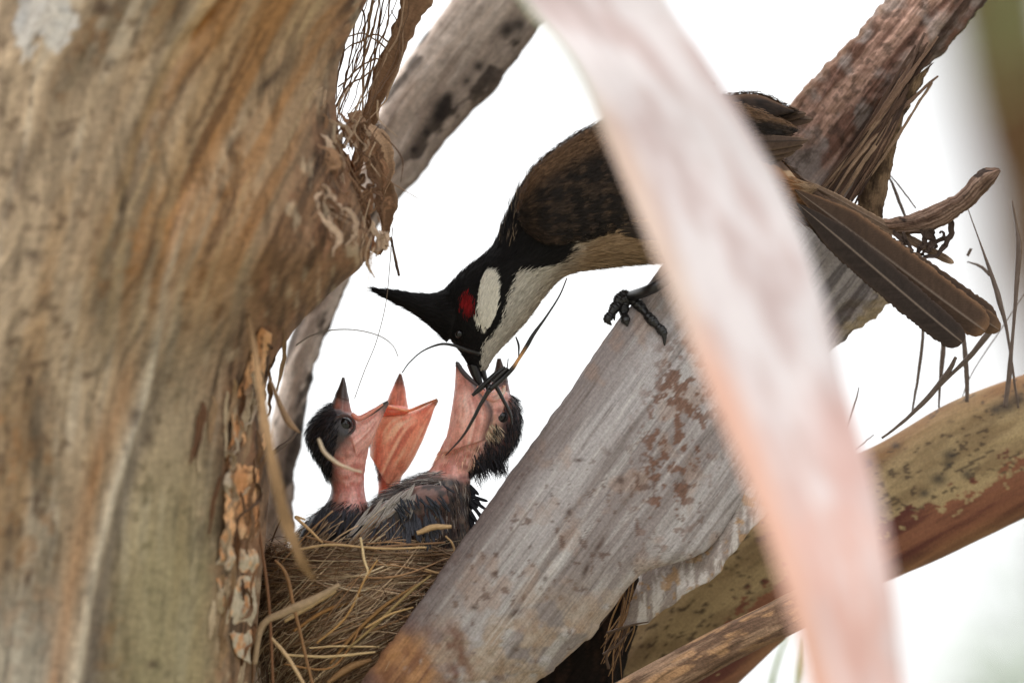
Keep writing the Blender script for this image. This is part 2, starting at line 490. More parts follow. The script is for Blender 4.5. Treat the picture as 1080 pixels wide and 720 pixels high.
sk = M['skin'].node_tree.nodes['Principled BSDF']
sk.inputs['Subsurface Weight'].default_value = 0.7; sk.inputs['Subsurface Radius'].default_value = (1, 0.42, 0.28); sk.inputs['Subsurface Scale'].default_value = 0.004; sk.inputs['Coat Weight'].default_value = 0.25; sk.inputs['Coat Roughness'].default_value = 0.25
m, nt, b = mat_new('wet_eye'); b.inputs['Base Color'].default_value = (0.006, 0.005, 0.005, 1); b.inputs['Roughness'].default_value = 0.06; M['eye'] = m
M['leaf'] = fibre_mat('leaf', 60, 20, 0.3, 0.1, 0.5, 0.1, 60, 0.001)

# ------------------------------------------------------------------ ground
m, nt, b = mat_new('grassy_ground')
tc = N(nt, 'ShaderNodeTexCoord'); n1 = N(nt, 'ShaderNodeTexNoise', Scale=3.0, Detail=10.0)
rp = N(nt, 'ShaderNodeValToRGB'); rp.color_ramp.elements[0].color = (0.13, 0.115, 0.09, 1); rp.color_ramp.elements[0].position = .35
rp.color_ramp.elements[1].color = (0.18, 0.18, 0.13, 1); rp.color_ramp.elements[1].position = .65
nt.links.new(tc.outputs['Object'], n1.inputs['Vector']); nt.links.new(n1.outputs['Fac'], rp.inputs[0]); nt.links.new(rp.outputs[0], b.inputs['Base Color'])
b.inputs['Roughness'].default_value = 0.95
gx = np.concatenate([-np.geomspace(1500, 2, 24), np.linspace(-1.5, 1.5, 13), np.geomspace(2, 1500, 24)])
X, Y = np.meshgrid(gx, gx + 3.4)
Z = (fbm(X * .4, Y * .4, 0, 3) - .5) * .12
k = len(gx); ii = np.arange(k - 1)[:, None] * k; jj = np.arange(k - 1)
tag(mk('ground', np.stack([X, Y, Z], -1), np.stack([ii + jj, ii + jj + 1, ii + k + jj + 1, ii + k + jj], -1).reshape(-1, 4), m, origin=(0, 0, 0)), kind='structure')

# ================================================================== the palm
palm = bpy.data.objects.new('palm_tree', None); scene.collection.objects.link(palm)
palm.location = P(-150, 6600, 3.42); palm.location.z = 0.0; WORLD_O[palm.name] = np.array(palm.location)
tag(palm, 'palm with thick mottled trunk and old weathered leaf bases around the nest', 'palm tree')
# ---- big trunk on the left
TR = [(215, 2600), (205, 1700), (210, 1000), (268, 720), (274, 640), (281, 560), (284, 480), (278, 420), (288, 380), (316, 342), (356, 302), (390, 266), (384, 224), (366, 174), (354, 115), (362, 55), (388, 0), (440, -110), (560, -340), (700, -700)]
TL = [(-520, 2600), (-520, 1700), (-460, 1000), (-390, 720), (-375, 640), (-360, 560), (-345, 480), (-335, 420), (-325, 380), (-315, 342), (-300, 302), (-285, 255), (-265, 200), (-250, 140), (-240, 95), (-230, 50), (-215, 0), (-170, -110), (-60, -340), (120, -700)]
TD = 3.42


def grain(px, py):
    """a coordinate that is constant along the trunk's wood grain: slanting above, near upright below"""
    y = np.asarray(py, float)
    sh = np.interp(y, [-800, -200, 0, 150, 300, 450, 720, 2600], [-640, -160, 0, 112, 196, 238, 288, 520])
    return px * (1 + sh / 520) + .42 * sh


def trunk_disp(g):
    px, py = g['px'], g['py']
    w = grain(px, py) + 24 * (fbm(px / 120, py / 200, 0, 2) - .5)
    f = 4 * (fbm(w / 42, py / 330, g['H'], 4) - .5) + 3 * (fbm(w / 9, py / 90, g['H'], 6) - .5)
    front = g['H'] > 0
    d, t = segdist(px, py, [(292, 40), (215, 175), (188, 235), (172, 320), (150, 420), (118, 520), (95, 620), (78, 730)])
    f = f + front * 5 * np.exp(-(d / 7) ** 2) * ss(0.1, .3, t)
    f = f - front * 3 * np.exp(-((d - 14) / 9) ** 2) * (px > 90) * ss(.3, .5, t)
    d, t = segdist(px, py, [(240, 0), (190, 50), (165, 100), (142, 160), (131, 220)])
    f = f - front * 5 * np.exp(-(d / 6) ** 2)
    return f


def trunk_col(g):
    px, py, H = g['px'], g['py'], g['H']
    w = grain(px, py) + 34 * (fbm(px / 110, py / 150, 0, 12) - .5)
    n1 = fbm(w / 60, py / 260, H, 21, 5); n2 = fbm(w / 14, py / 110, H, 31, 5); n3 = fbm(px / 9, py / 13, H, 41, 4)
    c = mixc(lin((148, 124, 96)) * np.ones(px.shape + (3,)), lin((110, 92, 70)), ss(.38, .62, n1))
    c = mixc(c, lin((166, 148, 124)), ss(.52, .68, n2) * .45); c = mixc(c, lin((92, 74, 56)), ss(.44, .32, n2) * .4)
    c = mixc(c, lin((142, 106, 68)), ss(.60, .76, fbm(w / 36, py / 240, H, 51)) * .35)
    c = mixc(c, lin((112, 76, 44)), ss(.52, .68, n3) * ss(.45, .6, n1) * .55)
    n5 = fbm(px / 30, py / 40, H, 44, 5); n6 = fbm(px / 5, py / 7, H, 45, 4)
    c = c * (1 + .5 * (n5 - .5) + .5 * (n6 - .5))[..., None]
    c = mixc(c, lin((84, 64, 46)), ss(.64, .70, fbm(px / 8, py / 12, H, 46, 3)) * ss(.45, .55, n5) * .7)
    # orange-brown band up to the top right and a greyer, greener foot
    d, t = segdist(px, py, [(330, -40), (235, 60), (195, 150), (165, 240)])
    c = mixc(c, lin((144, 108, 68)), np.exp(-(d / 22) ** 2) * (.25 + .6 * n2))
    c = mixc(c, lin((138, 104, 70)), ss(200, 300, px - .15 * (py - 150)) * (1 - ss(300, 420, py)) * (.3 + .6 * n2))
    c = mixc(c, lin((134, 122, 86)), ss(350, 640, py) * ss(90, 160, px) * (1 - ss(215, 250, px)) * .6)
    c = mixc(c, lin((172, 160, 140)), ss(560, 720, py) * (1 - ss(60, 110, px)) * .45)
    # pale ridge, dark groove, stains, knot holes
    d, t = segdist(px, py, [(292, 40), (215, 175), (188, 235), (172, 320), (150, 420), (118, 520), (95, 620), (78, 730)])
    c = mixc(c, lin((186, 168, 142)), np.exp(-(d / 5.5) ** 2) * ss(.10, .3, t) * (.5 + .6 * n2))
    side = px - np.interp(py, [40, 175, 235, 320, 420, 520, 620, 730], [292, 215, 188, 172, 150, 118, 95, 78])
    c = mixc(c, lin((96, 84, 72)), np.exp(-((side - 13) / 9) ** 2) * ss(360, 470, py) * (.4 + .6 * n2))
    c = mixc(c, lin((150, 100, 60)), np.exp(-((side + 22) / 12) ** 2) * ss(330, 420, py) * .6 * n2 * 1.6)
    d, t = segdist(px, py, [(240, 0), (190, 50), (165, 100), (142, 160), (131, 220)])
    c = mixc(c, lin((74, 52, 34)), np.exp(-(d / (5 + 3 * n2)) ** 2) * (.35 + .9 * ss(.3,.7,n5)))
    for (x, y, a, b_, r) in [(237, 205, 13, 6, -.3), (118, 66, 7, 6, 0), (68, 140, 12, 4, -.5), (38, 210, 16, 4, .35), (78, 165, 3, 10, .2), (20, 180, 10, 30, .1), (285, 85, 22, 5, -.8),
                            (20, 22, 10, 24, .3), (110, 8, 14, 8, 0), (40, 525, 4, 14, .4), (22, 560, 4, 10, .3), (30, 610, 3, 12, .3), (158, 462, 4, 9, 0), (70, 10, 10, 4, .2), (198, 345, 6, 5, 0),
                            (12, 560, 4, 8, .2), (8, 595, 5, 5, 0), (140, 440, 6, 12, .3), (60, 25, 6, 4, 0), (30, 400, 4, 16, -.4), (160, 700, 6, 4, 0), (8, 220, 6, 14, 0), (35, 270, 10, 5, .5), (215, 290, 5, 9, .2),
                            (95, 395, 8, 4, -.5), (105, 245, 6, 4, 0), (45, 320, 5, 8, .4), (180, 300, 4, 7, .2), (250, 150, 6, 12, .5), (262, 240, 4, 14, .5), (230, 330, 5, 14, .5)]:
        dx, dy = px - x, py - y
        u = dx * math.cos(r) + dy * math.sin(r); v = -dx * math.sin(r) + dy * math.cos(r)
        c = mixc(c, lin((66, 50, 38)), np.exp(-((u / a) ** 2 + (v / b_) ** 2)) * (.35 + .9 * n3))
    c = mixc(c, lin((176, 170, 160)), inpoly(px + 14 * (n2 - .5) * 2, py + 20 * (n3 - .5), [(25, -30), (80, -30), (84, 25), (60, 58), (40, 40), (22, 70), (10, 20)]) * .5)
    c = c * np.array([1.15, 1.25, 1.40])
    ur = ss(120, 230, px + .25 * py) * ss(420, 250, py)
    c = mixc(c, lin((150, 102, 54)), ur * ss(.46, .64, fbm(w / 22, py / 300, H, 55, 5)) * .6)
    c = mixc(c, lin((70, 50, 36)), ur * ss(.60, .70, fbm(w / 8, py / 120, H, 56, 4)) * .6)
    c = mixc(c, lin((176, 152, 116)), ur * ss(.60, .72, fbm(w / 12, py / 200, H, 57, 4)) * .6)
    # rough reddish right flank
    fl = ss(0, 60, px - np.interp(py, [60, 150, 250, 300, 400, 720], [330, 285, 250, 232, 190, 196]))
    c = mixc(c, mixc(lin((128, 98, 74)) * np.ones(px.shape + (3,)), lin((80, 60, 46)), ss(.4, .62, fbm(w / 9, py / 50, H, 71))), fl * .85)
    c = mixc(c, lin((54, 38, 28)), fl * ss(.57, .66, fbm(w / 7, py / 60, H, 73)) * .8)
    c = mixc(c, lin((136, 98, 72)), fl * ss(.55, .68, fbm(px / 14, py / 30, H, 74)) * .6)
    c = mixc(c, lin((188, 168, 140)), fl * ss(.60, .72, fbm(px / 8, py / 22, H, 81)) * .6)
    return c


g = slab(TL, TR, TD, 330, nv=900, nu=520, disp=trunk_disp)
trunk = slab_obj('trunk', g, trunk_col(g), M['bark'], palm)
trunk['label'] = 'thick mottled tan trunk with bark stains'

# peeled orange wood on the trunk's right flank
OL = [(250, 690), (240, 650), (232, 600), (236, 540), (240, 500), (243, 460), (250, 420), (264, 385), (276, 345)]
OR_ = [(262, 700), (268, 650), (270, 600), (272, 550), (275, 500), (280, 460), (278, 420), (281, 390), (286, 352)]


def on_trunk(px, py, off=0.0):
    """distance of the trunk's front surface behind a photo point"""
    py_ = np.asarray(py, float)
    t = np.array(TR)[::-1]; tl = np.array(TL)[::-1]
    r = np.interp(py_, t[:, 1], t[:, 0]); l = np.interp(py_, tl[:, 1], tl[:, 0])
    s = np.clip((np.asarray(px, float) - (l + r) / 2) / ((r - l) / 2), -.999, .999)
    return TD - (330 * np.sqrt(1 - s * s) + off) * MPP


oc = [(a[0] + b[0]) / 2 for a, b in zip(OL, OR_)]
depl = [on_trunk(a[0], a[1], 9) for a in OL]; depr = [on_trunk(a[0], a[1], 9) for a in OR_]
g = slab(OL, OR_, np.column_stack([depl, depr]), 7, nv=160, nu=60,
         edge=lambda v: (np.column_stack([18 * (fbm(v * 18, 0, 0, 3, 5) - .5), 0 * v]), np.column_stack([9 * (fbm(v * 20, 3, 0, 4, 5) - .5), 0 * v])),
         disp=lambda g: 3.5 * (fbm(g['px'] / 6, g['py'] / 30, 0, 5) - .5))
n = fbm(g['px'] / 7, g['py'] / 34, 0, 91); n2 = fbm(g['px'] / 4, g['py'] / 7, 0, 92)
c = mixc(lin((212, 164, 120)) * np.ones(n.shape + (3,)), lin((186, 132, 88)), ss(.4, .6, n))
c = mixc(c, lin((72, 50, 36)), ss(.64, .70, n2) * .8); c = mixc(c, lin((90, 64, 46)), ss(.6, .66, fbm(g['px'] / 5, g['py'] / 40, 0, 93)) * .8)
c = mixc(c, lin((184, 170, 148)), ss(540, 600, g['py']) * ss(.35, .5, n2))
slab_obj('exposed_wood', g, c, M['bark'], trunk)['label'] = 'peeled orange wood under torn bark'


def ribbon(bag, pts, d, w, col, th=0.8, n=40, curl=0.0, jit=0.0, var=.12):
    """flat shred of bark along photo points; w = half width px (scalar or per point)"""
    pts = np.asarray(pts, float); m = len(pts)
    d = np.broadcast_to(np.asarray(d, float), (m,)); w = np.broadcast_to(np.asarray(w, float), (m,))
    x = cr(np.column_stack([pts, d, w]), n)
    if jit: x[:, :2] += (np.column_stack([fbm(np.arange(n) * .11, k, 0, int(rng.integers(1e5))) for k in (0, 9)]) - .5) * 2 * jit
    p = P(x[:, 0], x[:, 1], x[:, 2]); T = np.gradient(p, axis=0); T /= np.linalg.norm(T, axis=1, keepdims=True) + 1e-12
    ang = curl * np.linspace(-.5, .5, n) + rng.normal(0, .3)
    side = np.cross(TOCAM, T); side /= np.linalg.norm(side, axis=1, keepdims=True) + 1e-9
    nr = np.cross(T, side)
    sd = side * np.cos(ang)[:, None] + nr * np.sin(ang)[:, None]; nn = np.cross(T, sd)
    ww = np.maximum(x[:, 3], .25)[:, None] * MPP * (1 + 1.1 * (fbm(np.arange(n) * .22, rng.uniform(0, 99), 0, 5, 4)[:, None] - .5))
    q = np.linspace(-1, 1, 5)
    top = p[:, None] + sd[:, None] * (q[None, :, None] * ww[:, None]) + nn[:, None] * ((.25 * (q**2))[None, :, None] * ww[:, None])
    bot = top - nn[:, None] * th * MPP
    V = np.concatenate([top, bot[:, ::-1]], 1); s = V.shape[1]
    i = np.arange(n - 1)[:, None] * s; j = np.arange(s); j2 = (j + 1) % s
    F = np.stack([i + j, i + j2, i + s + j2, i + s + j], -1).reshape(-1, 4)
    e0 = np.array([[k, s - 1 - k, s - 2 - k, k + 1] for k in range(4)]); e1 = (e0 + (n - 1) * s)[:, ::-1]
    c = np.broadcast_to(np.asarray(col, float), (n, s, 3)) * (1 + var * 2 * (fbm(np.arange(n)[:, None] * .5, np.arange(s)[None] * .9, 0, int(rng.integers(1e5)), 3) - .5))[..., None]
    l = np.arange(n)[:, None] * .0012 + np.zeros((1, s)); U = np.stack([np.zeros((n, 1)) + np.arange(s)[None] * .0006 + rng.uniform(0, 3), l, 0 * l], -1)
    bag.add(V, [F, np.concatenate([e0, e1])], c, U)


def bark_part(name, parent, pts, d, w, col, mat='shred', label=None, **kw):
    b_ = Bag(); ribbon(b_, pts, d, w, lin(col), **kw); o = b_.build(name, M[mat], parent)
    if label: o['label'] = label
    return o


# torn shreds along the trunk's right edge
bark_part('bark_strip', trunk, [(462, -60), (440, 0), (418, 50), (400, 95), (386, 140), (374, 190)], 3.46, [15, 14, 11, 12, 9, 5], (150, 118, 92), curl=.5, n=70, jit=1.5)
bark_part('bark_plate', trunk, [(372, 118), (384, 150), (398, 172), (408, 205), (408, 240), (400, 268)], 3.432, [10, 12, 9, 11, 8, 3], (142, 112, 88), curl=1.6, n=70, jit=2, label='curled plate of torn brown bark')
bark_part('bark_plate', trunk, [(352, 150), (368, 176), (374, 205), (384, 235), (392, 262)], 3.425, [8, 9, 8, 8, 3], (128, 84, 56), curl=-1.4, n=60, jit=2)
bark_part('bark_plate', trunk, [(388, 132), (405, 150), (412, 178), (404, 205)], 3.428, [5, 6, 6, 3], (172, 140, 112), curl=2.0, n=50, jit=2)
bark_part('bark_plate', trunk, [(345, 175), (352, 215), (362, 250), (378, 268)], 3.405, [9, 8, 8, 3], (140, 88, 52), curl=1.2, n=50, jit=2)
bark_part('bark_plate', trunk, [(366, 262), (388, 258), (400, 268)], 3.43, [4, 6, 2], (150, 112, 84), curl=1.5, n=40, jit=2)
bark_part('bark_plate', trunk, [(330, 300), (350, 288), (372, 278), (384, 268)], 3.43, [5, 6, 5, 2], (156, 122, 96), curl=1.5, n=40, jit=2)
bark_part('bark_plate', trunk, [(320, 330), (336, 312), (350, 300)], 3.425, [4, 5, 2], (176, 142, 112), curl=1.5, n=40, jit=2)
for kx in range(24):
    x0 = rng.uniform(362, 432); y0 = rng.uniform(-40, 10)
    x1 = x0 - rng.uniform(22, 62); y1 = rng.uniform(95, 175)
    bow = rng.normal(6, 7)
    bark_part('bark_shred', trunk, [(x0, y0), ((x0 * 2 + x1) / 3 + bow, (y0 * 2 + y1) / 3), ((x0 + 2 * x1) / 3 + bow, (y0 + 2 * y1) / 3), (x1, y1)],
              [3.455, 3.45, 3.445, 3.43], rng.choice([.45, .7, 1.1, 2.0], p=[.4, .3, .2, .1]) * np.array([1, 1.2, 1.1, .6]), [(132, 104, 80), (104, 78, 58), (158, 130, 104), (120, 84, 56)][kx % 4], curl=rng.normal(0, 1), n=44, jit=5, th=.5)
for pts in ([(366, 40), (385, 36), (404, 48), (412, 62)], [(352, 66), (372, 46), (396, 38), (410, 44)], [(358, 92), (380, 70), (402, 62)], [(350, 120), (366, 92), (392, 76), (402, 60)], [(398, 10), (388, 50), (372, 86), (356, 120)], [(420, 20), (404, 66), (392, 110), (388, 150)]):
    bark_part('bark_shred', trunk, pts, 3.44, .8, (128, 100, 78), n=44, jit=3, th=.6)
for kx in range(64):
    x0 = rng.uniform(335, 402); y0 = rng.uniform(120, 250); an = rng.uniform(.7, 2.3); ln = rng.uniform(20, 60)
    bark_part('bark_shred', trunk, [(x0, y0), (x0 + ln * .4 * math.cos(an) + rng.normal(0, 5), y0 + ln * .45 * math.sin(an)), (x0 + ln * .7 * math.cos(an) * rng.uniform(.3, 1), y0 + ln * math.sin(an))],
              [on_trunk(x0, y0, 10) - .002] * 3, [1.2, rng.uniform(1.2, 5), .6], [(150, 116, 88), (104, 76, 56), (190, 164, 140), (138, 102, 76)][kx % 4], curl=rng.normal(0, 1.4), n=34, jit=6, th=.8)
for kx in range(60):
    x0 = rng.uniform(340, 408); y0 = rng.uniform(90, 262); ln = rng.uniform(18, 62); an = rng.uniform(.9, 2.6); b_ = Bag()
    ptube(b_, [(x0, y0), (x0 + ln * .5 * math.cos(an) + rng.normal(0, 7), y0 + ln * .5 * math.sin(an)), (x0 + ln * math.cos(an) + rng.normal(0, 6), y0 + ln * math.sin(an))], on_trunk(min(x0, 380), y0, 12) - rng.uniform(0, .006), [.7, rng.uniform(.4, .9), .3], lin([(140, 108, 82), (96, 70, 52), (190, 164, 138)][kx % 3]), n=20)
    b_.build('bark_fibre', M['shred'], trunk)
# flaking bark down the flank, below
for kx in range(34):
    y0 = rng.uniform(340, 700); xr = np.interp(y0, [340, 420, 720], [300, 272, 268]); x0 = xr - rng.uniform(0, 60) * (kx % 4 != 0)
    ln = rng.uniform(25, 80); dx = -rng.uniform(2, 14)
    pts = [(x0, y0), (x0 + dx * .4 + rng.normal(0, 3), y0 + ln * .4), (x0 + dx, y0 + ln)]
    bark_part('bark_flake', trunk, pts, [on_trunk(p_[0], p_[1], 5) for p_ in pts], [1.5, rng.uniform(2, 6), 1], [(120, 86, 58), (176, 156, 128), (96, 66, 44), (150, 122, 92)][kx % 4], curl=rng.normal(0, .8), n=34, jit=2, th=1)

for kx in range(22):
    y0 = rng.uniform(350, 620); x0 = np.interp(y0, [350, 420, 500, 620], [270, 256, 240, 236]) + (rng.normal(0, 4) if kx % 2 else rng.uniform(14, 34)); ln = rng.uniform(18, 60)
    pts = [(x0, y0), (x0 + rng.normal(0, 4), y0 + ln * .5), (x0 - rng.uniform(-2, 8), y0 + ln)]
    bark_part('bark_flake', trunk, pts, [on_trunk(p_[0], p_[1], 15) for p_ in pts], [.8, rng.uniform(1.2, 3.6), .6], [(112, 84, 60), (150, 128, 102), (84, 62, 46), (176, 158, 136)][kx % 4], curl=rng.normal(0, 1), n=34, jit=5, th=.8)

# ---- grey leaf base behind, rising to the top
BL = [(180, 1000), (230, 720), (262, 560), (284, 460), (300, 380), (330, 300), (360, 215), (392, 135), (424, 70), (470, 8), (560, -110), (680, -280)]
BR = [(280, 1000), (300, 720), (306, 560), (314, 500), (326, 420), (352, 335), (404, 232), (446, 180), (508, 112), (566, 40), (660, -70), (770, -240)]


def grey_back_col(g):
    px, py, S = g['px'], g['py'], g['S']
    w = px * .8 + py * .6; l = py * .8 - px * .6
    n1 = fbm(w / 16, l / 90, 0, 3, 5); n2 = fbm(w / 7, l / 26, 0, 4, 4)
    c = mixc(lin((190, 177, 167)) * np.ones(px.shape + (3,)), lin((156, 142, 132)), ss(.4, .62, n1))
    c = mixc(c, lin((176, 160, 148)), ss(.55, .7, n2) * .5)
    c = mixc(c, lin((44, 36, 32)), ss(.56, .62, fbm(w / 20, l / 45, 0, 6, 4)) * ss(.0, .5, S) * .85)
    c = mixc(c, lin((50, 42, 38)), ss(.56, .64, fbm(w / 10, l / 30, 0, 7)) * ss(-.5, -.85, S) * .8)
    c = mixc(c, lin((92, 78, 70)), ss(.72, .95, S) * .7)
    c = c * (1 + .7 * (fbm(px / 4, py / 5, 0, 8, 4) - .5) + .4 * (n2 - .5))[..., None]
    for (x, y, r) in [(466, 112, 9), (462, 122, 7), (472, 104, 6), (535, 32, 10), (548, 26, 8), (505, 70, 6), (492, 86, 5), (450, 140, 4), (436, 158, 4), (330, 400, 8), (322, 430, 9), (318, 452, 6)]:
        c = mixc(c, lin((34, 30, 30)), np.exp(-(((px - x) ** 2 + (py - y) ** 2) / r**2)) * .9)
    return c


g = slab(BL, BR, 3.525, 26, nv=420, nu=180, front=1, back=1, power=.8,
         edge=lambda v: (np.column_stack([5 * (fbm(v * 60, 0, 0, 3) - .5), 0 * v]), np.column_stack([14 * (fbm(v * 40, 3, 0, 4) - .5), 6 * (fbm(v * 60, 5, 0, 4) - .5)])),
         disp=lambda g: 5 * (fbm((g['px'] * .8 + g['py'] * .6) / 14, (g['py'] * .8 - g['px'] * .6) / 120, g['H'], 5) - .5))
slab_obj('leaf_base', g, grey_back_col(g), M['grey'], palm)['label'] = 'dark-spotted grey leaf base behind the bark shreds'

# ---- the big weathered leaf base the adult stands on
CL = [(60, 1250), (215, 940), (380, 722), (440, 640), (500, 550), (560, 470), (600, 415), (648, 345), (692, 288), (735, 236), (772, 188), (802, 150), (838, 104), (878, 62), (936, 0), (1050, -120), (1200, -280)]
CR_ = [(300, 1250), (430, 900), (558, 724), (626, 668), (676, 606), (752, 574), (802, 490), (846, 395), (902, 348), (946, 300), (924, 258), (892, 226), (910, 184), (948, 112), (1046, 0), (1150, -110), (1290, -280)]
CDL = [3.47, 3.44, 3.420, 3.420, 3.424, 3.430, 3.436, 3.446, 3.456, 3.466, 3.472, 3.475, 3.475, 3.475, 3.48, 3.49, 3.5]
CDR = [3.47, 3.46, 3.440, 3.438, 3.438, 3.444, 3.450, 3.458, 3.466, 3.474, 3.476, 3.475, 3.475, 3.475, 3.48, 3.49, 3.5]
CT = [60, 40, 30, 26, 24, 22, 22, 22, 22, 24, 28, 30, 30, 30, 30, 30, 30]


def cdisp(g):
    px, py = g['px'], g['py']
    w = px * .80 + py * .60; l = py * .80 - px * .60; H_ = g['H']
    up = ss(200, 120, py)
    f = 1.6 * (fbm(w / 22, l / 260, g['H'], 5) - .5) + (.9 + 7 * up) * (fbm(w / 6, l / 110, g['H'], 6) - .5)
    f = f + up * 7 * (fbm(px / 8, py / 8, H_, 16, 5) - .5)
    lump = ss(.5, .7, fbm(px / 24, py / 18, 0, 9)) * ss(620, 680, py)
    f = f + lump * 2 + 16 * (fbm(px / 9, py / 9, H_, 14) - .5) * ss(.55, .8, g['S']) * ss(370, 340, py) * ss(230, 270, py) + 6 * (fbm(w / 7, l / 90, H_, 12) - .5) * ss(790, 850, px) * ss(240, 280, py)
    return f


def ccol(g):
    px, py, S, H = g['px'], g['py'], g['S'], g['H']
    w = px * .80 + py * .60; l = py * .80 - px * .60
    n1 = fbm(w / 34, l / 260, H, 103, 5); n2 = fbm(w / 5, l / 150, H, 104, 4); n3 = fbm(px / 6, py / 8, H, 105, 4); n4 = fbm(px / 26, py / 30, H, 106, 5)
    c = mixc(lin((164, 156, 153)) * np.ones(px.shape + (3,)), lin((134, 123, 119)), ss(.38, .62, n1))
    c = mixc(c, lin((176, 170, 165)), ss(.56, .7, n2) * .55)
    c = mixc(c, lin((112, 100, 94)), ss(.42, .30, n2) * .6)
    c = mixc(c, lin((150, 122, 104)), ss(.55, .68, n4) * .4)
    # rust-brown flaked patches to the right, brown foot, lichen crust at the bottom
    pat = np.exp(-(((px - 712) / 40) ** 2 + ((py - 465 + (px - 712) * .9) / 105) ** 2))
    c = mixc(c, lin((104, 72, 56)), ss(.50, .55, fbm(px / 7 , py / 8, H, 107, 6) + .12 * pat - .125) * np.clip(pat * 1.6, 0, 1) * .85)
    c = mixc(c, mixc(lin((70, 60, 54)) * np.ones(px.shape + (3,)), lin((140, 130, 122)), ss(.42, .58, fbm(w / 4, l / 120, H, 115))), ss(800, 860, px) * ss(240, 270, py) * .8)
    c = mixc(c, lin((92, 70, 60)), ss(.68, .72, fbm(px / 6, py / 9, H, 108, 4)) * .7 * ss(430, 520, py))
    crust = ss(600, 690, py + (S * 20)) * ss(.40, .55, fbm(px / 20, py / 16, H, 109, 5))
    c = mixc(c, mixc(lin((174, 160, 146)) * np.ones(px.shape + (3,)), lin((140, 112, 88)), n3), crust * .9)
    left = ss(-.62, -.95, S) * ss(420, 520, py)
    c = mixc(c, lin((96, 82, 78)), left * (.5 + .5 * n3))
    foot = ss(28, 0, np.hypot((px - 425) * .9, (py - 708) * .8) - 20 + 24 * (n4 - .5))
    c = mixc(c, mixc(lin((164, 118, 78)) * np.ones(px.shape + (3,)), lin((120, 78, 52)), ss(.4, .62, .6 * n4 + .4 * n2)), foot * .9 * ss(.3, .5, n3 + .2))
    c = mixc(c, lin((100, 64, 52)), ss(26, 6, np.abs(np.hypot(px - 430, py - 700) - 52)) * ss(640, 670, py) * .6 * n3 * 1.6)
    for (x, y, a_, b_, r) in [(632, 575, 12, 3, -1.0), (618, 600, 9, 3, -1.2), (545, 645, 9, 3, -.6), (575, 610, 3, 3, 0), (655, 507, 4, 4, 0), (610, 485, 5, 2, 0), (600, 540, 3, 5, 0), (520, 605, 3, 2, 0), (500, 640, 4, 3, 0)]:
        dx, dy = px - x, py - y; u = dx * math.cos(r) + dy * math.sin(r); v = -dx * math.sin(r) + dy * math.cos(r)
        c = mixc(c, lin((74, 56, 48)), np.exp(-((u / a_) ** 2 + (v / b_) ** 2)) * .9)
    # thin pale scratches
    for (x1, y1, x2, y2) in [(505, 690, 600, 545), (518, 680, 585, 590), (560, 640, 640, 500), (600, 520, 680, 395), (650, 560, 720, 480), (540, 560, 620, 440)]:
        d, t = segdist(px, py, [(x1, y1), ((x1 + x2) / 2 + 3, (y1 + y2) / 2), (x2, y2)])
        c = mixc(c, lin((198, 190, 182)), np.exp(-(d / .8) ** 2) * .6 * (.2 + n3))
    # brown upper stalk
    up = ss(240, 160, py + 8 * (n3 - .5) * 4)
    b1 = mixc(lin((154, 122, 106)) * np.ones(px.shape + (3,)), lin((98, 70, 58)), ss(.4, .6, fbm(w / 12, l / 70, H, 111)))
    b1 = mixc(b1, lin((128, 120, 114)), ss(.5, .65, n4) * .6); b1 = mixc(b1, lin((62, 48, 40)), ss(.58, .64, n3) * .6)
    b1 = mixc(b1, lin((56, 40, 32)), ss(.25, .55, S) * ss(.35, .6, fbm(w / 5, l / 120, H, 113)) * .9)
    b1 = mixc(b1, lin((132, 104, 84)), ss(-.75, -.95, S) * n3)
    c = mixc(c, b1, up)
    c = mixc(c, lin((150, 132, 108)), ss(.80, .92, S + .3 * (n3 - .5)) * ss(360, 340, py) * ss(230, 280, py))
    return c * np.array([.98, 1.0, 1.03])


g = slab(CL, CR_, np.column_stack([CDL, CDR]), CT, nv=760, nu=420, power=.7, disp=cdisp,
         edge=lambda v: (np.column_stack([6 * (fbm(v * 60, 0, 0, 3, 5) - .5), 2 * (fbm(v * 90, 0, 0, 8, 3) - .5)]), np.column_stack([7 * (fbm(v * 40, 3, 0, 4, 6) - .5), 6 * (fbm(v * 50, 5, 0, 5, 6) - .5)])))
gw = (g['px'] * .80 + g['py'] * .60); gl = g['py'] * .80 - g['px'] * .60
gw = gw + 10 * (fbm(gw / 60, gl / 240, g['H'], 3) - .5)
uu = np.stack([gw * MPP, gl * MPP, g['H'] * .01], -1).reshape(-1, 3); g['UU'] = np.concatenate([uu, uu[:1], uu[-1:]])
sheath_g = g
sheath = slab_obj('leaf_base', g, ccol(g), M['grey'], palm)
sheath['label'] = 'broad weathered grey leaf base with rusty flecks'
# torn flap beside the split
g = slab([(740, 496), (706, 548), (682, 590), (668, 628), (656, 660)], [(850, 470), (806, 540), (766, 592), (724, 630), (680, 658)], [[3.462, 3.444], [3.458, 3.442], [3.455, 3.442], [3.448, 3.444], [3.447, 3.447]], [8, 8, 7, 5, 3], nv=120, nu=90, power=.7,
         edge=lambda v: (np.column_stack([5 * (fbm(v * 20, 0, 0, 3) - .5), 0 * v]), np.column_stack([14 * (fbm(v * 9, 3, 0, 4, 6) - .5), 8 * (fbm(v * 12, 5, 0, 5, 6) - .5)])), disp=lambda g: 2 * (fbm(g['px'] / 6, g['py'] / 14, 0, 6) - .5))
n = fbm(g['px'] / 5, g['py'] / 18, 0, 3, 4)
c = mixc(lin((176, 168, 162)) * np.ones(n.shape + (3,)), lin((134, 122, 115)), ss(.4, .6, n)); c = mixc(c, lin((150, 116, 76)), ss(.58, .66, fbm(g['px'] / 9, g['py'] / 10, 0, 8)) * .7)
slab_obj('torn_flap', g, c, M['grey'], sheath)
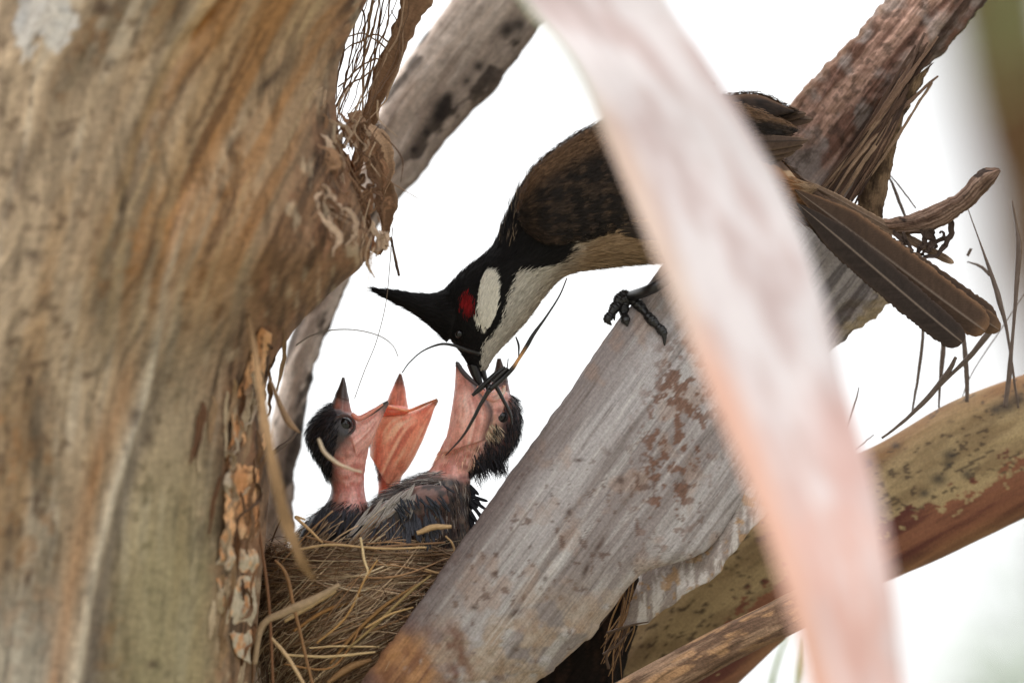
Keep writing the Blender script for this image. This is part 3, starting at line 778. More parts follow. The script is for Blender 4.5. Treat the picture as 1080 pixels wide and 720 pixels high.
# dark slab under the split, the hollow's shade put into its colour
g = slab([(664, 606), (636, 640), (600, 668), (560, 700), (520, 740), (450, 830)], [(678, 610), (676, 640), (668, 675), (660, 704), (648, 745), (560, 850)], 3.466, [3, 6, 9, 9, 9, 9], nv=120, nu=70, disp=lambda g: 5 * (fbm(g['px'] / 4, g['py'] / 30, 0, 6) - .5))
slab_obj('hollow_shade_slab', g, mixc(lin((26, 20, 17)) * np.ones(g['px'].shape + (3,)), lin((48, 34, 26)), ss(.5, .7, fbm(g['px'] / 4, g['py'] / 30, 0, 7))), M['brown'], sheath)
for kx in range(24):
    x0 = rng.uniform(658, 674); y0 = rng.uniform(606, 640); x1 = x0 - rng.uniform(2, 34); y1 = y0 + rng.uniform(40, 100)
    b_ = Bag(); ptube(b_, [(x0, y0), ((x0 + x1) / 2 + rng.normal(3, 3), (y0 + y1) / 2), (x1, y1)], rng.uniform(3.445, 3.458), [.5, .9, .4], lin([(112, 82, 52), (70, 50, 36), (150, 116, 78)][kx % 3]), jit=.2)
    b_.build('fibre', M['straw'], sheath)
for pts in ([(640, 668), (662, 660), (684, 655)], [(636, 690), (650, 680), (668, 662)], [(642, 705), (640, 690), (652, 672)]):
    b_ = Bag(); ptube(b_, pts, 3.445, [1.8, 1.4, .6], lin((74, 56, 42)), jit=.5); b_.build('fibre', M['straw'], sheath)
# side prong and strips on the upper stalk
g = slab([(958, 86), (934, 130), (916, 168), (907, 200), (903, 232)], [(984, 66), (957, 118), (944, 165), (936, 202), (930, 232)], 3.462, [14, 12, 9, 8, 5], nv=110, nu=50, disp=lambda g: 3.5 * (fbm(g['px'] / 5, g['py'] / 40, g['H'], 6) - .5), edge=lambda v: (np.column_stack([5 * (fbm(v * 20, 0, 0, 3) - .5), 0 * v]), np.column_stack([5 * (fbm(v * 20, 3, 0, 4, 5) - .5), 0 * v])))
slab_obj('side_prong', g, mixc(lin((116, 94, 72)) * np.ones(g['px'].shape + (3,)), lin((72, 56, 42)), ss(.4, .6, fbm(g['px'] / 5, g['py'] / 16, 0, 7))), M['brown'], sheath)
for kx in range(24):
    f = kx / 23; x0 = 985 - 20 * f + rng.normal(0, 6); y0 = 42 + 40 * f + rng.normal(0, 10); x1 = 858 + 36 * f + rng.normal(0, 4); y1 = 205 + 18 * f + rng.normal(0, 6)
    bark_part('fibre_strip', sheath, [(x0, y0), ((x0 + x1) / 2 + 6 + rng.normal(0, 4), (y0 + y1) / 2 - 6), (x1, y1)], [3.462, 3.456, 3.458], [1.2, rng.uniform(1.2, 3.4), 1.0], [(104, 80, 64), (70, 50, 38), (128, 104, 84), (54, 38, 30)][kx % 4], curl=rng.normal(0, .7), n=50, jit=1.5, th=1.4)

# ---- broken horn-like stub with hanging shreds
g = slab([(862, 230), (900, 224), (932, 231), (972, 222), (1010, 204), (1050, 177), (1054, 178)], [(865, 252), (902, 244), (940, 247), (985, 243), (1020, 221), (1053, 184), (1055, 181)], [3.47, 3.462, 3.455, 3.45, 3.447, 3.445, 3.445], [10, 9, 8, 9, 8, 3, 1], nv=150, nu=44,
         disp=lambda g: 4 * (fbm(g['vm'] * 50, g['a'] * 6, 0, 6) - .5) + 1.5 * (fbm(g['px'] / 7, g['py'] / 7, g['H'], 9) - .5), edge=lambda v: (np.column_stack([0 * v, 4 * (fbm(v * 26, 0, 0, 3) - .5)]), np.column_stack([0 * v, 4 * (fbm(v * 26, 3, 0, 4) - .5)])))
n = fbm(g['vm'] * 90, g['a'] * 8, 0, 13)
c = mixc(lin((140, 116, 102)) * np.ones(n.shape + (3,)), lin((92, 70, 58)), ss(.4, .6, n)); c = mixc(c, lin((160, 122, 92)), ss(.5, .2, g['v']) * .5)
c = mixc(c, lin((48, 38, 34)), ss(.6, .66, fbm(g['px'] / 9, g['py'] / 6, 0, 4)) * ss(.2, -.6, g['S']) * .9)
horn = slab_obj('leaf_stub', g, c, M['brown'], palm)
horn['label'] = 'curved broken brown stub with frayed shreds'
for pts, w in ([(948, 244), (952, 256), (950, 266)], 2.5), ([(958, 246), (960, 262), (955, 268)], 2), ([(975, 243), (972, 256), (966, 268), (978, 270)], 3), ([(985, 242), (984, 252), (976, 266)], 3.5), ([(1004, 232), (1001, 246), (994, 256), (984, 266), (972, 272)], 3), ([(990, 240), (992, 250), (988, 262)], 2):
    bark_part('hanging_shred', horn, pts, 3.449, [w, w * 1.1, w * .5][:3] if len(pts) == 3 else w, (62, 48, 40), curl=1.6, n=30, jit=9, th=.8)

# ---- olive stalk on the right
def olive_col(g):
    px, py, S, H = g['px'], g['py'], g['S'], g['H']
    w = px * .5 + py * .86; l = px * .86 - py * .5
    n1 = fbm(l / 60, w / 16, 0, 3, 5); n2 = fbm(l / 12, w / 7, 0, 4, 4)
    c = mixc(lin((152, 131, 97)) * np.ones(px.shape + (3,)), lin((126, 105, 76)), ss(.35, .65, n1))
    c = mixc(c, lin((112, 78, 44)), ss(-.5, -.95, S) * (.4 + n1) * .9)
    c = mixc(c, lin((62, 48, 38)), ss(.63, .68, fbm(l / 8, w / 4, 0, 14, 4)) * .8 * ss(.4, .5, fbm(l / 40, w / 20, 0, 15)))
    edge_ = .18 + .5 * (fbm(l / 40, w / 30, 0, 9, 5) - .5) + .9 * (fbm(l / 9, w / 5, 0, 19, 4) - .5)
    c = mixc(c, mixc(lin((84, 46, 38)) * np.ones(px.shape + (3,)), lin((120, 78, 58)), ss(.4, .7, fbm(l / 100, w / 9, 0, 11))), ss(edge_, edge_ + .08, S))
    c = mixc(c, lin((140, 104, 70)), ss(.72, .95, S) * .5 * n1 * 1.5)
    for (x, y, r) in [(1002, 480, 8), (1000, 490, 5), (1062, 428, 10), (1050, 432, 7), (1074, 420, 8), (990, 505, 9), (975, 520, 6), (1020, 500, 6), (945, 470, 5)]:
        c = mixc(c, lin((50, 44, 40)), np.exp(-(((px - x) ** 2 + ((py - y) * 1.3) ** 2) / r**2)) * .85)
    return c


g = slab([(300, 1050), (520, 800), (620, 704), (700, 602), (770, 540), (850, 500), (920, 471), (1000, 425), (1090, 391), (1260, 330), (1450, 280)], [(420, 1130), (640, 880), (730, 770), (800, 700), (850, 655), (900, 628), (952, 606), (1010, 580), (1090, 541), (1260, 460), (1450, 400)], [3.50, 3.5, 3.498, 3.495, 3.492, 3.49, 3.488, 3.487, 3.487, 3.49, 3.5], [45, 45, 46, 46, 46, 46, 46, 46, 46, 44, 40], nv=420, nu=190, power=.9, disp=lambda g: 1.6 * (fbm(g['vm'] * 40, g['S'] * 9, g['H'], 6) - .5))
slab_obj('leaf_stalk', g, olive_col(g), M['olive'], palm)['label'] = 'thick olive yellow stalk with maroon underside'
# ---- thin brown stalk below it
g = slab([(470, 830), (560, 770), (655, 716), (700, 692), (752, 664), (806, 638), (836, 623), (862, 611)], [(540, 860), (620, 800), (700, 742), (744, 714), (792, 688), (836, 668), (858, 655), (874, 640)], [3.46, 3.45, 3.437, 3.436, 3.436, 3.437, 3.44, 3.46], [20, 20, 17, 16, 15, 15, 14, 8], nv=260, nu=80, disp=lambda g: 2.4 * (fbm(g['vm'] * 60, g['a'] * 3, 0, 6) - .5))
n1 = fbm(g['vm'] * 70, g['a'] * 3.5, 0, 7, 5)
c = mixc(lin((148, 120, 98)) * np.ones(n1.shape + (3,)), lin((108, 84, 68)), ss(.4, .6, n1)); c = mixc(c, lin((190, 148, 108)), ss(.55, .68, fbm(g['vm'] * 130, g['a'] * 3, 0, 8)) * .6); c = mixc(c, lin((84, 62, 48)), ss(.4, .9, g['S']) * .7)
slab_obj('leaf_stalk', g, c, M['brown'], palm)['label'] = 'thin round brown stalk'

# ================================================================== nest
NCX, NCY, ND, NR, NH = 384, 579, 3.462, 116, 215


def nest_p(th, t, off):
    r = (NR + off) * (0.97 + 0.10 * np.sin(np.clip(t, 0, 1) * 2.6)) * np.sqrt(np.maximum(.02, 1 - np.clip(t, 0, 1.15) ** 2.2 * .72))
    x = NCX + r * np.cos(th); d = ND - r * np.sin(th) * MPP
    return P(x, NCY + NH * t, d)


th = np.linspace(0, 2 * np.pi, 97)[:-1]; tt = np.concatenate([np.linspace(0.0, 1.1, 40)])
outer = nest_p(th[None], tt[:, None], -5 + 5 * (fbm(np.cos(th)[None] * 9, tt[:, None] * 14, np.sin(th)[None] * 9, 4) - .5))
ti = np.linspace(0, .38, 14)
inner = np.stack([nest_p(th, np.full_like(th, a), -10 - 100 * (a / .38) ** 2 * .9) for a in ti])
G = np.concatenate([inner[::-1], outer], 0); nr_, k = G.shape[:2]
ii = np.arange(nr_ - 1)[:, None] * k; jj = np.arange(k); j2 = (jj + 1) % k
cc = mixc(lin((66, 48, 32)) * np.ones((nr_ * k, 3)), lin((100, 76, 52)), fbm(G.reshape(-1, 3)[:, 0] * 900, G.reshape(-1, 3)[:, 2] * 900, G.reshape(-1, 3)[:, 1] * 900, 3))
bot = np.arange(k)
nest = Bag(); nest.add(np.concatenate([G.reshape(-1, 3), G[-1].mean(0)[None], G[0].mean(0)[None]]),
                      [np.stack([ii + jj, ii + j2, ii + k + j2, ii + k + jj], -1).reshape(-1, 4), np.stack([np.full(k, nr_ * k), (nr_ - 1) * k + bot, (nr_ - 1) * k + j2], -1), np.stack([np.full(k, nr_ * k + 1), j2, bot], -1)], np.concatenate([cc, cc[:2]]))
nest = tag(nest.build('bird_nest', M['straw']), 'straw cup nest of dry grass wedged between trunk and grey leaf base', 'nest')
STRAW = [(136, 112, 90), (162, 138, 112), (108, 84, 64), (184, 164, 136), (88, 66, 50), (138, 106, 76), (122, 100, 80)]


def straw_path(kind):
    n = 16; u = np.linspace(0, 1, n)
    if kind == 'rim':
        a0 = rng.uniform(0, 2 * np.pi); sp = rng.uniform(.5, 1.7) * rng.choice([-1, 1]); t0 = rng.uniform(.0, .17); dt = rng.normal(0, .035)
    elif kind == 'mid':
        a0 = rng.uniform(-.5, 3.6); sp = rng.uniform(.3, 1.1) * rng.choice([-1, 1]); t0 = rng.uniform(.08, .5); dt = rng.normal(0, .09)
    else:       # long blades fanning from lower left to upper right
        a0 = rng.uniform(1.6, 3.2); sp = -rng.uniform(.5, 1.3); t0 = rng.uniform(.25, 1.05); dt = -rng.uniform(.15, .45)
    off = rng.uniform(-3, 6); bow = rng.normal(0, 5)
    return nest_p(a0 + sp * u, t0 + dt * u + .03 * np.sin(u * rng.uniform(2, 6)), off + bow * np.sin(u * np.pi) + rng.uniform(0, 3) * (u**2))


st = Bag(); named = 0
for kx in range(4400):
    kind = 'rim' if kx % 10 < 4 else ('mid' if kx % 10 < 6 else 'fan')
    p_ = straw_path(kind); col = lin(STRAW[int(rng.integers(len(STRAW)))]) * rng.uniform(.9, 1.8)
    wdt = rng.choice([.35, .5, .7, 1.1, 1.5], p=[.3, .32, .24, .1, .04])
    V, F, U = tube_data(p_, wdt * MPP * np.linspace(1, .55, 16), 5)
    front = p_[8] @ TOCAM > nest_p(0., .2, 0.) @ TOCAM
    if wdt >= 1.1 and front and named < 96 and kind != 'mid':
        b_ = Bag(); b_.add(V, F, col * 1.1, U + rng.uniform(0, 3)); b_.build('straw', M['straw'], nest); named += 1
    else:
        st.add(V, F, col, U + rng.uniform(0, 3))
# fine hairs sticking out
for kx in range(480):
    a0 = rng.uniform(0, 3.3); t0 = rng.uniform(.0, .95); p0 = nest_p(a0, t0, 2.); dv = rng.normal(0, 1, 3) * MPP * rng.uniform(10, 34); dv = dv + TOCAM * MPP * 6
    u = np.linspace(0, 1, 10)[:, None]; p_ = p0 + dv * u + np.array([0, 0, -1]) * MPP * 10 * u**2 + rng.normal(0, 1, 3) * MPP * 6 * np.sin(u * np.pi)
    V, F, U = tube_data(p_, .32 * MPP, 4); st.add(V, F, lin(STRAW[kx % 7]), U)
sobj = st.build('woven_straw', M['straw'], nest); sobj['kind'] = 'stuff'
# the long pale straws that show most, laid as in the photo
for pts, d, r, col in [
        ([(322, 566), (350, 572), (390, 577), (430, 574), (470, 572)], [3.43, 3.427, 3.426, 3.428, 3.43], [1.2, 1.6, 1.4, 1], (136, 104, 76)),
        ([(310, 580), (350, 574), (400, 578), (450, 577)], 3.425, [1.2, 1.4, 1], (190, 158, 116)),
        ([(326, 683), (360, 681), (400, 682)], 3.424, [.8, 1.2, 1], (206, 178, 134)),
        ([(300, 690), (345, 692), (396, 687)], 3.422, [1.4, 1.6, 1.2], (200, 172, 128)),
        ([(334, 678), (365, 650), (384, 612), (398, 590)], 3.421, [1.2, 1.4, 1], (170, 132, 84)),
        ([(300, 655), (330, 636), (354, 622)], 3.424, [2, 3.4, 3], (176, 148, 108)),
        ([(300, 700), (345, 705), (368, 684), (380, 660)], 3.424, [1, 1.4, .8], (160, 118, 76)),
        ([(345, 720), (368, 704), (392, 695)], 3.424, [2, 4.5, 2], (146, 112, 76)),
        ([(385, 662), (410, 648), (436, 640)], 3.421, [1, 1.3, .7], (186, 152, 104)),
        ([(366, 684), (390, 664), (428, 628), (455, 606)], 3.423, [1, 2, 1], (150, 126, 84)),
        ([(348, 700), (372, 670), (404, 640), (440, 616)], 3.425, [1.5, 2.4, 1.2], (144, 108, 66)),
        ([(310, 665), (340, 645), (372, 632), (402, 612)], 3.427, [1.5, 2.6, 1.5], (158, 116, 70)),
        ([(440, 562), (456, 556), (476, 555)], 3.428, [2.4, 3.4, 2], (184, 152, 112)),
        ([(448, 600), (466, 604), (480, 598), (478, 575), (470, 565)], 3.427, [1, 1.4, 1.2, 1], (170, 138, 98))]:
    b_ = Bag(); ptube(b_, pts, d, np.interp(np.linspace(0, 1, len(pts)), np.linspace(0, 1, len(r)), r), lin(col), n=40, jit=.25, colvar=.06); b_.build('straw', M['straw'], nest)

# ================================================================== chicks
BLACKC, PINK = lin((34, 31, 33)), lin((206, 132, 118))


def skin_body(L, Rr, dep, thick, colf, nv=150, nu=72):
    g = slab(L, Rr, dep, thick, nv=nv, nu=nu, disp=lambda g: 1.5 * (fbm(g['px'] / 5, g['py'] / 5, g['H'] * 2, 5) - .5) + 1.2 * (fbm(g['px'] / 14, g['py'] / 3.5, g['H'], 6) - .5))
    return g, colf(g)


def mandible(L, Rr, dep, thick, base, tip, tipat=.55, lip=None, lip_side=-1, streak=.3):
    g = slab(L, Rr, dep, thick, nv=70, nu=48, disp=lambda g: .9 * (fbm(g['px'] / 5, g['py'] / 9, g['H'], 5) - .5))
    n = fbm(g['px'] / 7, g['py'] / 10, g['H'], 15); n2 = fbm(g['S'] * 9, g['v'] * 2.2, g['H'] * 3, 16, 4)
    c = mixc(lin(base) * np.ones(n.shape + (3,)), lin(base) * np.array([.74, .54, .5]), ss(.4, .7, n) * .7)
    c = mixc(c, np.minimum(1, lin(base) * np.array([1.15, 1.45, 1.5])), ss(.52, .66, n2) * streak * 2)
    c = mixc(c, lin(base) * np.array([.62, .38, .36]), ss(.46, .34, n2) * streak * 1.6)
    if lip is not None: c = mixc(c, lin(lip), ss(.5, .95, g['S'] * lip_side))
    c = mixc(c, lin(tip), ss(tipat, min(1, tipat + .35), g['v'] + .1 * (n - .5)))
    return g, c, tipat


def chick_mesh(body, upper, lower, label):
    o = fuse('chick', [body, upper[:2], lower[:2]], .00028, M['skin'], smooth=5)
    tag(o, label, 'chick', 'hungry nestlings in the nest')
    for nm, (g, c, ta) in (('upper_beak', upper), ('lower_beak', lower)):
        rows_obj(nm, g, c, int(70 * min(.93, ta + .22)), M['horn'], o, .35)
    return o


def eye(parent, px, py, d, r, ring=None):
    b_ = Bag(); ball(b_, px, py, d, r, r, r * .8, lin((12, 11, 12))); o = b_.build('eye', M['eye'], parent)
    return o


def down(parent, g, mask, n, ln, wd, cols, name='down', flow=None, lift=.5, bend=.2):
    n = int(n * 1.9); wd = (wd[0] * .6, wd[1] * .62)
    s = sample(g, n, mask)
    dr = s['t'] if flow is None else np.broadcast_to(flow, s['t'].shape).copy()
    if flow is not None:
        dr = dr - (dr * s['n']).sum(1, keepdims=True) * s['n']; dr /= np.linalg.norm(dr, axis=1, keepdims=True) + 1e-6
    c = np.array([lin(x) for x in cols])[rng.integers(len(cols), size=n)] * rng.uniform(.6, 1.3, (n, 1))
    b_ = Bag(); strands(b_, s['p'], dr, s['n'], rng.uniform(*ln, n) * MPP, rng.uniform(*wd, n) * MPP, c, lift=lift, bend=bend)
    return b_.build(name, M['plumage'], parent)


def V2(dx, dy, dz=0.0):
    v = ROT @ np.array([dx, -dy, dz], float); return v / np.linalg.norm(v)


DARKS = [(26, 24, 26), (40, 38, 42), (54, 52, 58), (22, 20, 22), (70, 66, 70)]

# -- left chick, looking up, eye open
def c1(g):
    px, py = g['px'], g['py']; n = fbm(px / 6, py / 6, g['H'], 5); n2 = fbm(px / 3, py / 12, g['H'], 7)
    c = mixc(lin((234, 174, 162)) * np.ones(px.shape + (3,)), lin((204, 126, 114)), ss(.42, .62, n))
    c = mixc(c, lin((214, 148, 128)), ss(.5, .65, n2) * .5)
    bl = ss(12, -8, px + 16 * (n - .5) - np.interp(py, [425, 440, 458, 470, 485, 500, 530], [356, 372, 375, 362, 352, 352, 352]))
    c = mixc(c, lin((44, 36, 38)), bl * .95)
    c = mixc(c, lin((40, 36, 40)), ss(528, 545, py + 8 * (n - .5)))
    d = np.hypot(px - 363, py - 448); c = mixc(c, lin((58, 52, 56)), ss(15, 10, d) * .9)
    ear = np.hypot((px - 368), (py - 476)); c = mixc(c, lin((150, 92, 82)), np.exp(-((ear - 5) / 2.2) ** 2) * .6)
    return c


g, k1 = skin_body([(325, 640), (316, 605), (312, 575), (322, 552), (343, 532), (349, 514), (340, 494), (328, 474), (324, 456), (330, 442), (342, 431), (351, 424)],
                   [(385, 640), (394, 605), (396, 575), (392, 552), (388, 533), (384, 514), (385, 492), (389, 472), (387, 455), (381, 444), (373, 437), (365, 431)],
                   3.452, [30, 36, 38, 34, 24, 17, 21, 26, 27, 24, 17, 9], c1)
u1 = mandible([(346, 432), (352, 420), (357, 409), (361, 398)], [(373, 440), (369, 426), (366, 412), (363, 398)], 3.452, [15, 10, 5, 1], (168, 112, 98), (70, 56, 52), .2, lip=(96, 76, 70), lip_side=-1)
l1 = mandible([(366, 445), (382, 439), (396, 432), (409, 423)], [(378, 486), (392, 466), (401, 445), (410, 425)], 3.450, [19, 14, 8, 1.5], (238, 180, 168), (92, 80, 80), .62, lip=(232, 190, 178), lip_side=-1)
ch1 = chick_mesh((g, k1), u1, l1, 'leftmost nestling with visible dark eye and beak pointing up')
b_ = Bag(); ptube(b_, [(371, 436), (378, 441), (387, 437), (404, 426)], 3.443, [2, 3, 2.4, 1], lin((222, 150, 136)), sides=8); b_.build('gape_flange', M['skin'], ch1)
b_ = Bag(); ptube(b_, [(384, 441), (394, 434), (402, 428), (409, 423)], 3.4455, [1.2, 2.2, 2.2, 1], [lin((190, 130, 120)), lin((96, 82, 82)), lin((84, 74, 76)), lin((70, 62, 62))], sides=8); b_.build('beak_edge', M['horn'], ch1)
eye(ch1, 363, 448, 3.4465, 8.5)
b_ = Bag(); ptube(b_, [(363 + 11 * math.cos(a), 448 + 10.5 * math.sin(a)) for a in np.linspace(0, 2 * math.pi, 24)], 3.4450, 1.7, lin((70, 62, 64)), n=48, sides=6); b_.build('eyelid', M['skin'], ch1)
hd = (g['py'] < 505) & (g['px'] < np.interp(g['py'], [425, 440, 458, 470, 485, 505], [352, 356, 356, 356, 350, 350]))
down(ch1, g, hd.astype(float), 1500, (5, 13), (.5, 1.0), DARKS, flow=V2(-.5, .9), lift=.45)
down(ch1, g, (g['py'] > 528).astype(float), 1500, (8, 20), (.7, 1.6), DARKS + [(96, 92, 94)], name='body_down', flow=V2(-.7, .8), lift=.35)
pf = Bag()
for kx in range(26):
    x0 = 338 + rng.uniform(0, 48); y0 = 533 + rng.uniform(0, 18); dx = rng.uniform(-24, -2) ; dy = rng.uniform(14, 30)
    feather(pf, (x0, y0, 3.437 + rng.uniform(-.001, .004)), (x0 + dx * .5, y0 + dy, 3.436), 1.3, 1.3, (36, 36, 42), (88, 88, 94), (70, 70, 78), nl=12, nw=2, camber=.4)
pf.build('pin_feathers', M['vane'], ch1)

# -- middle chick, mouth wide open
def c2(g):
    px, py = g['px'], g['py']; n = fbm(px / 6, py / 6, g['H'], 25)
    c = mixc(lin((248, 164, 136)) * np.ones(px.shape + (3,)), lin((220, 116, 92)), ss(.42, .65, n))
    c = mixc(c, lin((206, 160, 134)), ss(400, 394, px - (py - 505) * .1) * .7)
    c = mixc(c, lin((38, 32, 34)), ss(402, 394, px + 5 * (n - .5)) * ss(502, 488, py) * .95)
    c = mixc(c, lin((44, 40, 42)), ss(545, 560, py))
    return c


g, k2 = skin_body([(390, 630), (384, 590), (394, 552), (398, 525), (399, 508), (396, 490), (390, 468), (387, 448), (391, 434), (400, 428)],
                   [(436, 630), (440, 590), (428, 552), (422, 525), (422, 508), (430, 488), (436, 468), (430, 450), (424, 438), (414, 432)],
                   3.470, [26, 30, 22, 15, 14, 18, 22, 22, 17, 8], c2)
l2 = mandible([(390, 480), (393, 450), (404, 437), (428, 432), (448, 426), (461, 420)], [(412, 516), (434, 488), (446, 464), (453, 446), (458, 432), (462, 423)], 3.463, [18, 24, 24, 17, 8, 1.5], (252, 168, 138), (140, 104, 76), .84, lip=(250, 186, 150), lip_side=-1, streak=.5)
u2 = mandible([(402, 440), (409, 421), (415, 407), (421, 394)], [(432, 436), (429, 420), (427, 407), (423, 394)], 3.468, [14, 10, 6, 1], (222, 146, 122), (118, 84, 74), .55)
ch2 = chick_mesh((g, k2), u2, l2, 'middle nestling with orange mouth wide open, half hidden behind its siblings')
b_ = Bag(); ball(b_, 415, 433, 3.4605, 17, 6, 12, lin((232, 128, 104))); b_.build('mouth_lining', M['skin'], ch2)
b_ = Bag(); ptube(b_, [(394, 436), (404, 428), (415, 430), (430, 433), (446, 427), (460, 421)], 3.457, [1.6, 2, 1.6, 1.6, 1.5, .8], [lin((230, 150, 130)), lin((235, 160, 135)), lin((236, 150, 120)), lin((230, 150, 112)), lin((130, 100, 72)), lin((120, 92, 66))], sides=8); b_.build('gape_flange', M['skin'], ch2)
hd = ((g['py'] < 505) & (g['px'] < 402)) | (g['H'] < -.3) & (g['py'] < 500)
down(ch2, g, hd.astype(float), 700, (4, 9), (.5, 1.0), DARKS, flow=V2(-.3, .9), lift=.35)
down(ch2, g, (g['py'] > 535).astype(float), 700, (8, 18), (.7, 1.5), DARKS, name='body_down', flow=V2(0, 1), lift=.35)

# -- right chick being fed
def c3(g):
    px, py = g['px'], g['py']; n = fbm(px / 6, py / 6, g['H'], 35); n2 = fbm(px / 3, py / 9, g['H'], 36); n3 = fbm(px / 12, py / 12, g['H'], 37)
    c = mixc(lin((234, 176, 162)) * np.ones(px.shape + (3,)), lin((202, 130, 116)), ss(.42, .62, n))
    c = mixc(c, lin((214, 160, 132)), ss(.52, .66, n2) * .5 * ss(510, 520, px))
    blk = ss(-9, 10, (px - 519) * .8 + (py - 452) * .45 + 18 * (n - .5)) * (py < 505)
    c = mixc(c, mixc(lin((40, 33, 35)) * np.ones(px.shape + (3,)), lin((120, 66, 60)), ss(.5, .66, n2)), blk * .92)
    d = np.hypot(px - 517, py - 452); c = mixc(c, lin((206, 152, 128)), ss(13, 7, d) * .6)
    bd = ss(496, 508, py + (px - 470) * -.3 + 8 * (n3 - .5))
    b1 = mixc(lin((96, 74, 66)) * np.ones(px.shape + (3,)), lin((56, 50, 50)), ss(.4, .6, n3)); b1 = mixc(b1, lin((150, 124, 108)), ss(.58, .68, n2) * .5)
    return mixc(c, b1, bd)


g, k3 = skin_body([(392, 640), (380, 605), (376, 575), (380, 550), (398, 526), (428, 508), (452, 496), (463, 476), (473, 455), (480, 436), (490, 420), (503, 411), (515, 407)],
                   [(470, 640), (490, 605), (497, 575), (496, 550), (494, 526), (496, 508), (499, 500), (512, 492), (531, 484), (545, 464), (549, 440), (543, 421), (531, 409)],
                   [3.455, 3.455, 3.452, 3.45, 3.448, 3.448, 3.449, 3.45, 3.451, 3.452, 3.452, 3.452, 3.452], [40, 46, 48, 44, 36, 27, 21, 21, 25, 28, 27, 20, 10], c3, nv=190, nu=84)
l3 = mandible([(466, 478), (474, 446), (478, 420), (480, 400), (481, 381)], [(516, 462), (520, 430), (507, 412), (496, 398), (484, 382)], [3.447, 3.446, 3.447, 3.449, 3.45], [20, 19, 12, 7, 1.5], (236, 178, 164), (70, 58, 58), .80, lip=(92, 74, 72), lip_side=1)
u3 = mandible([(511, 424), (517, 404), (522, 390), (525, 378)], [(540, 428), (537, 408), (533, 392), (528, 378)], 3.453, [15, 11, 6, 1.2], (130, 84, 72), (72, 54, 46), .3)
ch3 = chick_mesh((g, k3), u3, l3, 'rightmost nestling taking food from the adult bird, plump body in front')
b_ = Bag(); ptube(b_, [(503, 408), (512, 416), (520, 421), (530, 414), (532, 406)], 3.440, [2, 3, 3.4, 2.4, 1.4], [lin((224, 150, 136)), lin((226, 160, 146)), lin((226, 170, 158)), lin((232, 214, 204)), lin((210, 160, 140))], sides=8); b_.build('gape_flange', M['skin'], ch3)
b_ = Bag(); ball(b_, 515, 416, 3.449, 10, 6, 9, lin((196, 84, 76))); b_.build('mouth_lining', M['skin'], ch3)
b_ = Bag(); ptube(b_, [(481, 382), (488, 392), (496, 400), (505, 408)], 3.4425, [1.2, 2.6, 2.4, 1.2], lin((62, 52, 54)), sides=8); b_.build('beak_edge', M['horn'], ch3)
eye(ch3, 528, 440, 3.446, 8)
hd = ((g['py'] < 500) & ((g['px'] - 519) * .8 + (g['py'] - 452) * .45 > -1) & ~((np.hypot(g['px'] - 528, g['py'] - 440) < 8) & (g['H'] > 0)))
down(ch3, g, hd.astype(float), 1350, (5, 15), (.5, 1.1), DARKS, flow=V2(.1, .95), lift=.4)
nk = (g['py'] > 478) & (g['py'] < 496) & (g['px'] > 496)
down(ch3, g, nk.astype(float), 160, (16, 34), (.7, 1.4), DARKS[:3], name='nape_tuft', flow=V2(.4, .9), lift=.6)
cr_ = (np.hypot(g['px'] - 517, g['py'] - 455) < 9) & (g['H'] > 0)
down(ch3, g, cr_.astype(float), 60, (6, 12), (.8, 1.3), [(224, 204, 176), (190, 160, 130)], name='cheek_down', flow=V2(.5, .8), lift=.3)
th_ = (g['px'] < 505) & (g['py'] < 490) & (g['H'] > 0)
down(ch3, g, th_.astype(float), 110, (6, 14), (.8, 1.3), [(240, 206, 176), (200, 150, 124)], name='throat_down', flow=V2(-.2, .9), lift=.35)
bdm = (g['py'] > 505)
down(ch3, g, bdm.astype(float), 1900, (7, 17), (.6, 1.3), DARKS + [(120, 100, 88), (170, 152, 138), (100, 74, 62), (196, 186, 176)], name='body_down', flow=V2(.1, 1), lift=.25)
sh = (g['py'] > 496) & (g['py'] < 530) & (g['px'] < 470)
down(ch3, g, sh.astype(float), 420, (10, 22), (.6, 1.3), [(40, 36, 38), (120, 112, 108), (190, 184, 178), (70, 62, 60)], name='shoulder_down', flow=V2(-.8, .5), lift=.4)
# folded wing with pin feathers
g4 = slab([(470, 512), (440, 512), (408, 528), (386, 552), (378, 585)], [(474, 530), (448, 552), (425, 566), (404, 580), (388, 596)], 3.436, [6, 10, 11, 9, 4], nv=60, nu=40, disp=lambda g: 1.4 * (fbm(g['px'] / 5, g['py'] / 5, 0, 5) - .5))
n = fbm(g4['px'] / 8, g4['py'] / 8, 0, 5)
c = mixc(lin((124, 90, 82)) * np.ones(n.shape + (3,)), lin((66, 52, 50)), ss(.4, .6, n)); c = mixc(c, lin((196, 188, 182)), ss(-.3, -.9, g4['S']) * ss(.3, .6, g4['v']))
wg = slab_obj('wing', g4, c, M['skin'], ch3)
pf = Bag()
for kx in range(60):
    f = kx / 59; x0 = 398 + 62 * f + rng.normal(0, 2); y0 = 556 - 18 * f + rng.normal(0, 5); ln = rng.uniform(16, 30)
    feather(pf, (x0, y0, 3.4315), (x0 + rng.normal(1, 4) + 5 * f, y0 + ln, 3.430), 1.5, 1.5, (38, 40, 48), (104, 104, 112), (92, 92, 100), nl=12, nw=2, camber=.5)
for kx in range(30):
    f = rng.uniform(0, 1); x0 = 412 + 55 * f; y0 = 536 - 14 * f + rng.normal(0, 5); ln = rng.uniform(12, 20)
    feather(pf, (x0, y0, 3.4315), (x0 + rng.normal(8, 4), y0 + ln * .7, 3.4295), 1.2, 1.2, (30, 32, 38), (70, 72, 78), (80, 82, 90), nl=10, nw=2, camber=.5)
